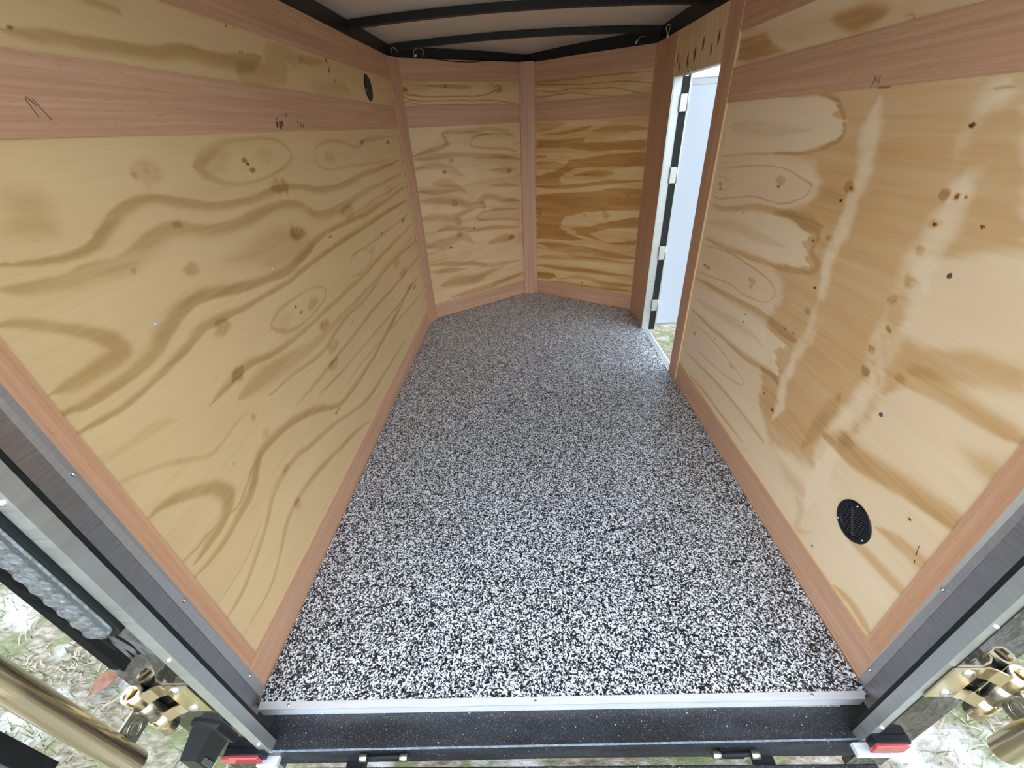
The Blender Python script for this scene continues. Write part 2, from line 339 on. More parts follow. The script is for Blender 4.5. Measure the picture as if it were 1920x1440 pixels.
# ------------------------------------------------------------------ plywood figure: bands, knots and patches of the veneer, in metres on each wall
FEATS = json.loads('''{"L":[["b",0.55,1,0.092,1.072,0.004,0.13,1.064,0.005,0.174,1.058,0.006,0.224,1.063,0.008,0.266,1.08,0.011,0.31,1.103,0.013,0.36,1.116,0.012,0.412,1.114,0.012,0.476,1.097,0.012,0.587,1.073,0.01,0.723,1.068,0.01,0.842,1.078,0.01,0.97,1.07,0.01,1.114,1.044,0.012,1.308,1.036,0.011,1.645,1.051,0.013,2.233,1.061,0.013],["b",0.45,1,0.072,1.043,0.01,0.109,1.034,0.01,0.171,1.026,0.013,0.198,1.031,0.015,0.263,1.026,0.016,0.321,1.04,0.018,0.37,1.054,0.018,0.418,1.059,0.018,0.52,1.034,0.014,0.62,1.026,0.014,0.754,1.037,0.014,0.874,1.033,0.013,0.966,1.011,0.014,1.061,0.97,0.015,1.257,0.966,0.015,1.595,0.983,0.013,2.243,0.991,0.013],["b",0.55,-1,0.022,0.847,0.004,0.049,0.848,0.005,0.079,0.841,0.007,0.165,0.845,0.01,0.234,0.856,0.014,0.272,0.875,0.016,0.336,0.902,0.016,0.393,0.906,0.014,0.485,0.887,0.013,0.602,0.871,0.013,0.754,0.855,0.013,0.899,0.874,0.013,1.074,0.899,0.01,1.606,0.89,0.013,2.278,0.916,0.014],["b",0.55,-1,0.026,0.815,0.004,0.08,0.808,0.005,0.129,0.806,0.006,0.215,0.814,0.007,0.276,0.824,0.009,0.351,0.846,0.011,0.418,0.845,0.01,0.532,0.833,0.008,0.712,0.828,0.008,0.812,0.832,0.009,1.031,0.84,0.009,1.491,0.841,0.01,2.264,0.843,0.014],["b",0.5,-1,0.281,0.699,0.008,0.358,0.706,0.01,0.442,0.706,0.012,0.52,0.686,0.01,0.601,0.674,0.008,0.75,0.667,0.009,1.038,0.666,0.01,1.444,0.672,0.01,2.297,0.697,0.014],["b",0.35,0,0.366,0.662,0.026,0.478,0.655,0.032,0.595,0.632,0.032,0.796,0.604,0.02,1.11,0.606,0.015,1.571,0.608,0.014,2.293,0.632,0.014],["b",0.55,-1,0.03,0.423,0.006,0.131,0.409,0.007,0.229,0.423,0.011,0.273,0.434,0.012,0.315,0.468,0.013,0.365,0.489,0.013,0.505,0.471,0.013,0.655,0.412,0.013,0.843,0.327,0.012,1.358,0.327,0.011,2.144,0.399,0.011],["b",0.4,0,0.026,0.475,0.004,0.119,0.462,0.005,0.175,0.458,0.005,0.21,0.445,0.005,0.274,0.47,0.005,0.328,0.493,0.006,0.444,0.499,0.005],["b",0.45,-1,0.029,0.266,0.007,0.114,0.264,0.008,0.237,0.31,0.008,0.335,0.368,0.009,0.465,0.368,0.01,0.56,0.34,0.009,0.758,0.288,0.01,1.049,0.201,0.01,1.677,0.171,0.013],["b",0.45,0,0.042,0.179,0.006,0.182,0.177,0.009,0.333,0.258,0.011,0.498,0.256,0.012,0.744,0.195,0.012,1.016,0.107,0.01],["b",0.3,0,0.005,0.322,0.005,0.096,0.316,0.005,0.166,0.319,0.005,0.239,0.351,0.006],["b",0.5,-1,0.036,0.609,0.008,0.073,0.604,0.01,0.115,0.579,0.013,0.174,0.539,0.015,0.204,0.492,0.015,0.187,0.462,0.013,0.147,0.446,0.011,0.106,0.443,0.009,0.053,0.444,0.007],["b",0.3,0,0.011,0.708,0.004,0.079,0.69,0.005,0.15,0.651,0.008,0.222,0.607,0.008,0.309,0.615,0.006,0.377,0.614,0.005],["b",0.22,0,0.004,0.77,0.006,0.063,0.751,0.01,0.153,0.739,0.013,0.192,0.722,0.011],["b",0.5,0,0.044,1.001,0.01,0.071,0.988,0.01,0.099,0.972,0.011,0.142,0.943,0.015,0.169,0.914,0.021,0.174,0.893,0.022,0.134,0.887,0.018,0.082,0.883,0.014,0.041,0.887,0.009],["b",0.4,-1,0.472,0.599,0.006,0.619,0.581,0.007,0.806,0.557,0.008,1.032,0.581,0.009,1.291,0.572,0.01,1.668,0.607,0.011,2.368,0.582,0.015],["b",0.4,-1,0.561,0.5,0.006,0.762,0.496,0.007,0.969,0.495,0.007,1.314,0.499,0.009,1.683,0.487,0.01,2.342,0.483,0.013],["b",0.42,0,0.687,0.456,0.006,0.918,0.428,0.007,1.246,0.409,0.009,1.717,0.383,0.011,2.329,0.378,0.013],["b",0.42,0,0.818,0.369,0.006,1.131,0.36,0.007,1.557,0.324,0.009,2.29,0.259,0.011],["b",0.4,0,1.236,0.776,0.009,1.513,0.764,0.01,2.249,0.769,0.014],["b",0.35,0,1.213,0.906,0.009,1.55,0.922,0.01,2.273,0.945,0.013],["b",0.38,0,0.541,1.155,0.013,0.587,1.17,0.015,0.647,1.189,0.012,0.752,1.199,0.006,0.924,1.194,0.005,0.992,1.161,0.008,0.941,1.128,0.008,0.834,1.109,0.006,0.748,1.104,0.006,0.636,1.112,0.009,0.571,1.134,0.014,0.541,1.155,0.013],["b",0.3,0,1.156,1.153,0.008,1.232,1.178,0.008,1.41,1.178,0.009,1.59,1.153,0.01,1.736,1.175,0.01,2.262,1.18,0.013],["b",0.3,0,1.156,1.153,0.007,1.162,1.112,0.007,1.266,1.09,0.007,1.404,1.09,0.008,1.666,1.08,0.009,2.184,1.075,0.011],["b",0.38,0,0.583,0.755,0.012,0.659,0.776,0.008,0.833,0.771,0.005,0.949,0.74,0.005,0.906,0.706,0.006,0.775,0.691,0.005,0.657,0.705,0.01,0.578,0.748,0.012],["b",0.3,0,1.184,0.747,0.007,1.263,0.769,0.007,1.427,0.754,0.007,1.467,0.703,0.008,1.305,0.689,0.007,1.183,0.704,0.007],["p",0.35,0.03,0.006,0.153,1.163,0.2,1.15,0.199,1.109,0.189,1.09,0.177,1.087,0.113,1.103],["p",0.3,0.04,0.004,0.516,0.955,0.656,0.973,0.775,0.983,0.936,0.942,0.957,0.886,0.822,0.862,0.698,0.874,0.597,0.926],["p",0.25,0.02,0.003,0.581,0.751,0.679,0.759,0.714,0.736,0.644,0.71],["p",0.28,0.015,0.003,0.543,1.155,0.644,1.183,0.704,1.178,0.643,1.138,0.572,1.136],["k",0.42,0.409,1.156,0.026,0.017],["k",0.3,0.38,1.153,0.008,0.006],["k",0.3,0.84,1.158,0.036,0.016],["k",0.5,0.867,1.078,0.036,0.016],["k",0.55,0.408,0.968,0.019,0.012],["k",0.6,0.88,0.943,0.039,0.017],["k",0.55,0.418,0.83,0.022,0.015],["k",0.6,0.395,0.71,0.019,0.013],["k",0.5,0.838,0.722,0.03,0.013],["k",0.65,0.86,0.631,0.032,0.014],["k",0.5,0.881,0.54,0.038,0.016],["k",0.5,0.853,0.488,0.034,0.014],["k",0.45,1.322,0.936,0.062,0.02],["k",0.45,0.382,0.593,0.012,0.008],["k",0.4,0.398,0.523,0.014,0.009],["k",0.35,0.408,0.383,0.014,0.009],["k",0.5,0.388,0.253,0.012,0.017],["k",0.4,1.921,0.944,0.068,0.017],["k",0.5,1.81,0.58,0.058,0.015],["k",0.5,1.9,0.508,0.064,0.015],["k",0.4,1.49,0.733,0.035,0.01],["k",0.5,1.958,0.392,0.057,0.013],["k",0.35,0.425,1.058,0.011,0.007],["k",0.3,0.283,1.003,0.007,0.006],["k",0.35,1.27,1.13,0.044,0.015],["k",1.3,0.734,1.155,0.009,0.005],["k",1.3,0.743,1.147,0.007,0.004],["k",1.3,0.757,1.131,0.01,0.005],["k",1.2,0.736,0.752,0.008,0.004],["k",1.2,0.754,0.726,0.009,0.004],["k",0.8,0.898,1.077,0.012,0.019],["k",1.1,1.656,1.167,0.021,0.006],["k",1.0,2.068,1.155,0.03,0.007],["k",1.2,2.091,0.757,0.034,0.008],["k",0.9,1.102,0.884,0.011,0.004],["k",0.9,1.667,0.773,0.016,0.004],["k",1.1,2.092,0.353,0.031,0.007],["k",1.1,0.752,0.33,0.009,0.004],["k",1.0,0.777,0.328,0.007,0.003],["k",1.2,0.027,0.093,0.004,0.003],["b",0.62,1,0.276,1.346,0.008,0.323,1.35,0.008,0.374,1.353,0.009,0.42,1.352,0.009,0.49,1.359,0.011,0.567,1.361,0.012,0.664,1.372,0.013,0.753,1.37,0.014,0.866,1.38,0.017,0.978,1.396,0.017],["b",0.4,0,0.437,1.405,0.006,0.478,1.406,0.007,0.515,1.405,0.006,0.524,1.4,0.005],["b",0.4,0,0.651,1.443,0.005,0.766,1.444,0.006,0.914,1.449,0.009,1.039,1.443,0.011],["p",0.4,0.02,0.006,0.987,1.39,1.045,1.432,1.135,1.451,1.26,1.427,1.27,1.414,1.198,1.392,1.145,1.394,1.087,1.336,0.953,1.321,0.844,1.33,0.843,1.363],["p",0.3,0.02,0.004,1.249,1.354,1.613,1.38,1.643,1.337,1.31,1.32],["p",0.4,0.01,0.003,1.232,1.43,1.391,1.434,1.432,1.426,1.325,1.403,1.225,1.405],["k",1.0,0.881,1.394,0.004,0.003],["k",1.0,0.895,1.395,0.004,0.003],["k",1.0,0.856,1.437,0.004,0.003],["k",0.9,0.886,1.441,0.004,0.003],["k",0.7,0.295,1.351,0.004,0.003],["k",1.0,1.456,1.433,0.008,0.008],["k",1.0,1.462,1.407,0.006,0.01],["k",0.9,1.495,1.38,0.006,0.007]],"R":[["p",0.5,0.025,0.006,1.002,1.253,0.324,1.233,0.189,1.0,0.235,0.984,0.31,0.956,0.362,0.921,0.312,0.796,0.254,0.792,0.179,0.834,0.1,0.839,0.076,0.804,0.165,0.767,0.264,0.729,0.296,0.625,0.314,0.497,0.381,0.34,0.577,0.27,0.688,0.344,0.725,0.451,0.774,0.644,0.737,0.695,0.751,0.75,0.81,0.774,0.894,0.933,0.751,0.979,0.719,1.029,0.782,1.081,0.976,1.089],["p",-0.35,0.006,0.012,1.375,1.227,1.082,1.233,0.841,1.231,0.767,1.216,0.702,1.159,0.735,1.127,0.848,1.104,1.36,1.072],["b",0.4,0,1.357,1.065,0.008,1.144,1.08,0.007,0.978,1.093,0.006,0.847,1.101,0.007,0.738,1.124,0.008,0.695,1.155,0.007,0.757,1.217,0.008,0.84,1.232,0.005],["b",0.3,0,1.331,1.158,0.028,1.186,1.161,0.03,1.011,1.156,0.022,0.82,1.153,0.011],["b",0.55,0,1.374,1.019,0.004,1.097,1.048,0.003,0.919,1.056,0.003,0.772,1.032,0.003,0.756,1.02,0.003,0.786,0.988,0.003,0.893,0.961,0.003,1.052,0.96,0.004,1.285,0.921,0.004,1.371,0.925,0.004],["b",0.5,1,1.354,0.891,0.008,1.233,0.896,0.01,1.039,0.935,0.012,0.885,0.945,0.011,0.725,0.944,0.016,0.66,0.941,0.014],["b",0.4,0,1.347,0.995,0.003,1.272,0.993,0.003,1.219,0.98,0.003,1.246,0.96,0.003,1.323,0.947,0.003],["p",-0.3,0.005,0.012,1.416,0.841,1.019,0.925,0.798,0.93,0.739,0.92,0.698,0.912,0.711,0.881,0.669,0.841,0.683,0.819,0.868,0.791,1.087,0.782,1.377,0.762],["b",0.32,0,1.366,0.813,0.022,1.109,0.85,0.025,0.95,0.848,0.023,0.793,0.857,0.011],["b",0.4,0,0.724,0.942,0.01,0.67,0.918,0.011,0.675,0.874,0.01,0.63,0.844,0.011,0.674,0.812,0.01],["b",0.5,-1,1.369,0.746,0.009,1.107,0.759,0.01,0.912,0.775,0.011,0.787,0.789,0.011,0.64,0.819,0.009],["b",0.55,0,1.38,0.718,0.005,1.159,0.748,0.004,0.942,0.747,0.004,0.811,0.733,0.003,0.779,0.709,0.003,0.814,0.669,0.003,0.933,0.645,0.004,1.105,0.642,0.004,1.374,0.599,0.005],["b",0.5,1,1.404,0.565,0.01,1.174,0.594,0.011,0.988,0.613,0.012,0.836,0.628,0.013,0.703,0.63,0.013,0.614,0.628,0.014],["p",-0.3,0.005,0.012,1.392,0.525,1.172,0.567,0.864,0.596,0.683,0.593,0.641,0.593,0.689,0.55,0.663,0.526,0.658,0.491,0.835,0.455,1.106,0.434,1.396,0.431],["b",0.3,0,1.361,0.476,0.017,1.082,0.514,0.021,0.906,0.536,0.021,0.753,0.538,0.012],["b",0.5,-1,1.367,0.416,0.01,1.103,0.428,0.011,0.859,0.444,0.012,0.685,0.475,0.011,0.632,0.467,0.012],["b",0.5,0,1.378,0.361,0.005,1.155,0.383,0.005,0.964,0.381,0.004,0.842,0.369,0.004,0.807,0.36,0.004,0.866,0.328,0.004,1.081,0.291,0.005,1.264,0.274,0.005],["b",0.45,0,1.353,0.198,0.011,1.112,0.232,0.01,0.897,0.247,0.011,0.717,0.251,0.012,0.602,0.249,0.013],["b",0.45,0,1.35,0.107,0.008,1.129,0.136,0.009,0.895,0.142,0.009,0.71,0.155,0.008],["b",-0.42,0,0.615,1.206,0.019,0.612,1.141,0.02,0.582,1.056,0.022,0.575,0.988,0.021,0.602,0.92,0.02,0.597,0.853,0.019,0.579,0.758,0.019,0.587,0.675,0.019,0.595,0.602,0.02,0.595,0.529,0.019,0.604,0.445,0.019,0.599,0.343,0.018],["b",-0.42,0,0.354,1.228,0.025,0.364,1.2,0.026,0.36,1.147,0.028,0.349,1.09,0.029,0.351,1.027,0.031,0.351,0.979,0.031,0.337,0.91,0.032,0.343,0.851,0.031,0.339,0.792,0.029,0.341,0.711,0.03,0.342,0.653,0.03,0.343,0.591,0.03,0.352,0.501,0.03,0.357,0.404,0.029,0.354,0.326,0.027,0.345,0.227,0.024],["b",0.55,-1,0.279,0.705,0.017,0.229,0.715,0.02,0.173,0.723,0.02,0.119,0.723,0.019,0.074,0.727,0.017,0.034,0.731,0.015],["p",0.4,0.025,0.006,0.107,0.664,0.069,0.686,0.032,0.684,0.005,0.682,0.015,0.64,0.051,0.639],["b",0.58,-1,0.392,0.448,0.04,0.277,0.465,0.033,0.201,0.484,0.027,0.154,0.497,0.025,0.088,0.511,0.023,0.027,0.526,0.021,0.006,0.535,0.012],["b",0.52,0,0.236,0.283,0.011,0.178,0.286,0.018,0.112,0.297,0.023,0.055,0.307,0.022,0.028,0.312,0.011],["b",0.52,0,0.156,0.375,0.015,0.091,0.397,0.021,0.033,0.403,0.022,0.017,0.407,0.01],["b",0.52,0,0.167,0.119,0.015,0.114,0.136,0.018,0.07,0.133,0.019,0.042,0.126,0.015],["p",0.3,0.02,0.01,0.577,0.27,0.508,0.263,0.396,0.272,0.345,0.272,0.373,0.229,0.455,0.222],["b",0.3,0,0.394,0.217,0.018,0.354,0.193,0.018,0.347,0.129,0.017,0.292,0.176,0.011],["b",0.25,0,0.401,0.583,0.034,0.413,0.487,0.036,0.445,0.363,0.024],["k",0.6,0.612,1.038,0.014,0.009],["k",0.5,0.62,0.919,0.011,0.007],["k",0.4,0.612,0.721,0.012,0.008],["k",0.8,0.33,1.056,0.004,0.003],["k",0.6,0.363,1.006,0.01,0.008],["k",0.6,0.36,0.956,0.01,0.008],["k",0.4,0.353,0.899,0.013,0.011],["k",0.4,0.375,0.85,0.011,0.009],["k",0.4,0.356,0.79,0.008,0.007],["k",0.6,0.368,0.731,0.009,0.007],["k",0.7,0.359,0.679,0.01,0.009],["k",0.7,0.611,1.233,0.014,0.003],["k",1.0,0.377,1.168,0.006,0.005],["k",0.8,0.351,1.216,0.014,0.003],["k",0.8,0.37,1.057,0.009,0.008],["k",0.8,0.346,1.055,0.006,0.005],["k",1.0,0.361,1.006,0.004,0.004],["k",0.6,0.909,1.02,0.022,0.011],["k",1.0,0.909,1.003,0.009,0.004],["k",1.0,1.32,0.971,0.014,0.005],["k",1.0,1.308,0.957,0.012,0.005],["k",0.6,0.925,0.706,0.019,0.01],["k",0.8,0.923,0.687,0.01,0.005],["k",1.0,1.315,0.648,0.016,0.006],["k",0.9,1.279,0.647,0.015,0.006],["k",0.6,0.918,0.366,0.015,0.007],["k",1.0,0.912,0.556,0.007,0.003],["k",1.0,0.909,0.583,0.007,0.003],["k",1.0,0.276,1.018,0.004,0.003],["k",1.1,0.629,1.006,0.005,0.003],["k",1.2,0.607,1.037,0.005,0.003],["k",1.1,0.613,0.79,0.005,0.003],["k",1.0,0.111,0.458,0.004,0.003],["k",0.9,1.291,0.331,0.014,0.006],["k",0.8,0.193,0.286,0.004,0.003],["k",0.6,0.615,0.374,0.007,0.005],["p",0.7,0.012,0.006,1.377,1.42,1.209,1.414,1.144,1.381,1.054,1.351,1.281,1.346,1.367,1.359],["p",0.6,0.02,0.008,0.864,1.395,0.757,1.399,0.68,1.371,0.7,1.353,0.763,1.347,0.831,1.369],["b",0.5,0,0.628,1.354,0.003,0.609,1.354,0.003,0.595,1.346,0.003,0.608,1.342,0.003],["p",0.25,0.03,0.01,1.411,1.447,0.403,1.37,0.49,1.337,0.979,1.359]],"VL":[["b",0.45,0,0.044,1.067,0.017,0.151,1.088,0.018,0.261,1.109,0.018,0.279,1.146,0.015,0.259,1.175,0.012,0.321,1.186,0.015,0.469,1.184,0.015,0.613,1.188,0.015,0.791,1.171,0.013],["b",0.4,0,0.45,1.128,0.009,0.505,1.154,0.009,0.611,1.163,0.009,0.735,1.163,0.009,0.79,1.14,0.01],["b",0.4,0,0.45,1.128,0.012,0.473,1.097,0.009,0.604,1.077,0.008,0.729,1.066,0.01,0.836,1.044,0.013],["b",0.4,0,0.052,1.048,0.026,0.205,1.056,0.024,0.391,1.053,0.022,0.546,1.038,0.019,0.683,1.023,0.016,0.849,0.99,0.017],["b",0.35,0,0.042,0.992,0.021,0.161,1.002,0.027,0.291,0.971,0.031,0.376,0.934,0.026],["b",0.3,0,0.157,0.903,0.038,0.28,0.891,0.035,0.39,0.827,0.017],["b",0.4,0,0.042,0.865,0.016,0.186,0.849,0.016,0.392,0.848,0.013],["b",0.35,0,0.593,0.946,0.02,0.735,0.934,0.027,0.839,0.931,0.017],["b",0.35,0,0.585,0.85,0.014,0.73,0.841,0.016,0.843,0.824,0.014],["b",0.42,0,0.043,0.804,0.019,0.178,0.798,0.026,0.304,0.778,0.03,0.434,0.735,0.024,0.551,0.777,0.028,0.694,0.743,0.025,0.846,0.719,0.018],["b",0.4,0,0.454,0.653,0.009,0.513,0.679,0.009,0.63,0.681,0.009,0.782,0.668,0.009,0.853,0.671,0.009],["b",0.4,0,0.454,0.653,0.009,0.508,0.628,0.009,0.655,0.613,0.009,0.849,0.579,0.01],["b",0.4,0,0.037,0.7,0.03,0.149,0.695,0.034,0.264,0.679,0.028,0.376,0.709,0.021,0.489,0.722,0.018],["b",0.45,0,0.136,0.609,0.024,0.242,0.615,0.025,0.417,0.577,0.022,0.562,0.567,0.019,0.839,0.531,0.02],["b",0.35,0,0.042,0.511,0.042,0.189,0.52,0.047,0.329,0.544,0.04,0.421,0.48,0.023],["b",0.4,0,0.538,0.461,0.031,0.677,0.475,0.035,0.772,0.472,0.028],["b",0.4,0,0.049,0.392,0.022,0.236,0.367,0.019,0.42,0.331,0.02,0.539,0.294,0.02,0.83,0.277,0.03],["b",0.38,0,0.118,0.229,0.043,0.262,0.235,0.048,0.408,0.216,0.037,0.519,0.246,0.025,0.663,0.256,0.017],["b",0.4,0,0.174,0.124,0.02,0.353,0.128,0.025,0.526,0.136,0.025,0.843,0.164,0.022],["b",0.35,0,0.047,0.344,0.019,0.202,0.325,0.023,0.344,0.308,0.016],["k",1.2,0.243,0.963,0.01,0.008],["k",0.4,0.296,1.117,0.015,0.012],["k",0.5,0.305,1.025,0.016,0.012],["k",0.4,0.753,0.931,0.018,0.014],["k",0.5,0.296,0.768,0.02,0.017],["k",0.45,0.308,0.651,0.025,0.021],["k",0.4,0.31,0.558,0.021,0.018],["k",0.5,0.517,0.724,0.022,0.018],["k",0.5,0.756,0.468,0.025,0.02],["k",1.0,0.226,0.481,0.008,0.007],["k",0.9,0.435,0.586,0.007,0.005],["k",0.9,0.321,1.419,0.009,0.007],["k",1.1,0.051,1.402,0.013,0.01],["b",0.8,0,0.05,1.387,0.004,0.09,1.377,0.004,0.311,1.37,0.004,0.552,1.374,0.004,0.669,1.393,0.004,0.683,1.411,0.004,0.647,1.437,0.004],["b",0.8,0,0.047,1.371,0.004,0.097,1.354,0.004,0.308,1.35,0.004,0.626,1.348,0.004,0.848,1.324,0.004],["b",0.4,0,0.195,1.423,0.01,0.318,1.418,0.013,0.434,1.415,0.014,0.506,1.411,0.008],["b",0.6,0,0.042,1.346,0.004,0.191,1.332,0.004,0.424,1.328,0.004,0.848,1.324,0.004],["b",0.5,0,0.685,1.429,0.011,0.716,1.406,0.014,0.681,1.384,0.011]],"VR":[["p",0.4,0.006,0.008,0.073,1.213,0.309,1.211,0.31,1.194,0.174,1.16,0.072,1.153],["b",0.4,0,0.074,1.137,0.01,0.243,1.143,0.012,0.427,1.161,0.012,0.514,1.177,0.006],["b",0.38,0,0.515,1.149,0.015,0.681,1.162,0.02,0.892,1.146,0.028],["p",0.55,0.005,0.008,0.071,1.107,0.312,1.106,0.455,1.113,0.443,1.084,0.888,1.092,0.889,1.039,0.572,1.033,0.313,1.056,0.07,1.06],["p",0.55,0.005,0.01,0.355,0.985,0.549,1.004,0.885,1.026,0.894,0.946,0.578,0.944,0.397,0.933,0.261,0.878,0.29,0.835,0.07,0.824,0.071,0.875,0.246,0.921,0.315,0.953],["p",0.5,0.005,0.006,0.07,1.017,0.16,1.006,0.175,0.995,0.072,0.985],["p",0.4,0.006,0.008,0.069,0.974,0.246,0.969,0.356,0.954,0.26,0.921,0.068,0.919],["b",0.65,0,0.07,0.812,0.018,0.248,0.812,0.016,0.428,0.828,0.015,0.609,0.848,0.015,0.886,0.869,0.014],["b",0.45,0,0.385,0.891,0.017,0.58,0.904,0.026,0.691,0.906,0.028],["p",0.58,0.006,0.01,0.072,0.755,0.319,0.781,0.523,0.787,0.71,0.82,0.892,0.82,0.89,0.687,0.659,0.674,0.463,0.652,0.323,0.62,0.266,0.532,0.341,0.502,0.457,0.469,0.386,0.45,0.068,0.434],["p",0.55,0.005,0.01,0.369,0.534,0.522,0.564,0.727,0.612,0.888,0.65,0.889,0.58,0.668,0.557,0.538,0.518,0.58,0.486,0.662,0.464,0.886,0.496,0.877,0.467,0.741,0.454,0.47,0.488],["b",0.5,1,0.072,0.409,0.012,0.253,0.406,0.028,0.474,0.403,0.031,0.68,0.388,0.023,0.886,0.381,0.029],["b",0.45,0,0.071,0.295,0.03,0.33,0.318,0.028,0.617,0.332,0.019,0.89,0.34,0.026],["b",0.5,0,0.07,0.227,0.022,0.332,0.232,0.017,0.623,0.244,0.016,0.888,0.242,0.015],["p",0.8,0.005,0.004,0.069,0.171,0.224,0.184,0.248,0.153,0.176,0.129,0.069,0.121],["b",0.4,0,0.256,0.14,0.017,0.483,0.186,0.021,0.697,0.164,0.024,0.888,0.18,0.027],["b",0.5,0,0.077,0.098,0.009,0.335,0.117,0.013,0.63,0.121,0.017,0.886,0.135,0.012],["k",0.8,0.083,0.636,0.024,0.019],["k",-0.8,0.612,0.899,0.012,0.01],["k",0.8,0.478,0.892,0.006,0.005],["k",0.7,0.48,0.632,0.009,0.007],["k",0.5,0.649,0.643,0.024,0.021],["k",0.9,0.799,0.768,0.006,0.005],["k",1.0,0.482,0.143,0.007,0.006],["k",-0.6,0.194,0.477,0.014,0.012],["b",0.75,0,0.072,1.424,0.004,0.24,1.41,0.004,0.429,1.399,0.003,0.605,1.397,0.003,0.77,1.388,0.003,0.89,1.372,0.003],["b",0.75,0,0.071,1.389,0.004,0.24,1.377,0.004,0.368,1.382,0.003,0.549,1.373,0.003,0.664,1.363,0.003,0.775,1.339,0.003,0.891,1.324,0.003],["b",0.7,0,0.071,1.354,0.004,0.174,1.357,0.004,0.306,1.364,0.004,0.456,1.35,0.003,0.633,1.325,0.003],["b",0.5,0,0.072,1.435,0.006,0.304,1.433,0.005,0.546,1.431,0.005,0.883,1.426,0.005]]}''')
_lat = rng.random((256, 256))
def vnoise(x, y):
    xi = np.floor(x).astype(int); yi = np.floor(y).astype(int); fx = x - xi; fy = y - yi
    fx = fx * fx * (3 - 2 * fx); fy = fy * fy * (3 - 2 * fy)
    g = lambda a, b: _lat[a % 256, b % 256]
    return (g(xi, yi) * (1 - fx) + g(xi + 1, yi) * fx) * (1 - fy) + (g(xi, yi + 1) * (1 - fx) + g(xi + 1, yi + 1) * fx) * fy
def fbm(x, y, o=4):
    s = 0; a = .5; t = 0
    for i in range(o): s = s + a * vnoise(x * 2 ** i + 17 * i, y * 2 ** i + 9 * i); t += a; a *= .5
    return s / t
def sst(a, b, x):
    t = np.clip((x - a) / (b - a), 0, 1); return t * t * (3 - 2 * t)

def smooth_line(a, n=5):
    out = []
    for i in range(len(a) - 1):
        p0, p1, p2, p3 = a[max(i - 1, 0)], a[i], a[i + 1], a[min(i + 2, len(a) - 1)]
        for k in range(n):
            t = k / n; out.append(.5 * (2 * p1 + (p2 - p0) * t + (2 * p0 - 5 * p1 + 4 * p2 - p3) * t * t + (3 * p1 - p0 - 3 * p2 + p3) * t ** 3))
    return np.array(out + [a[-1]])

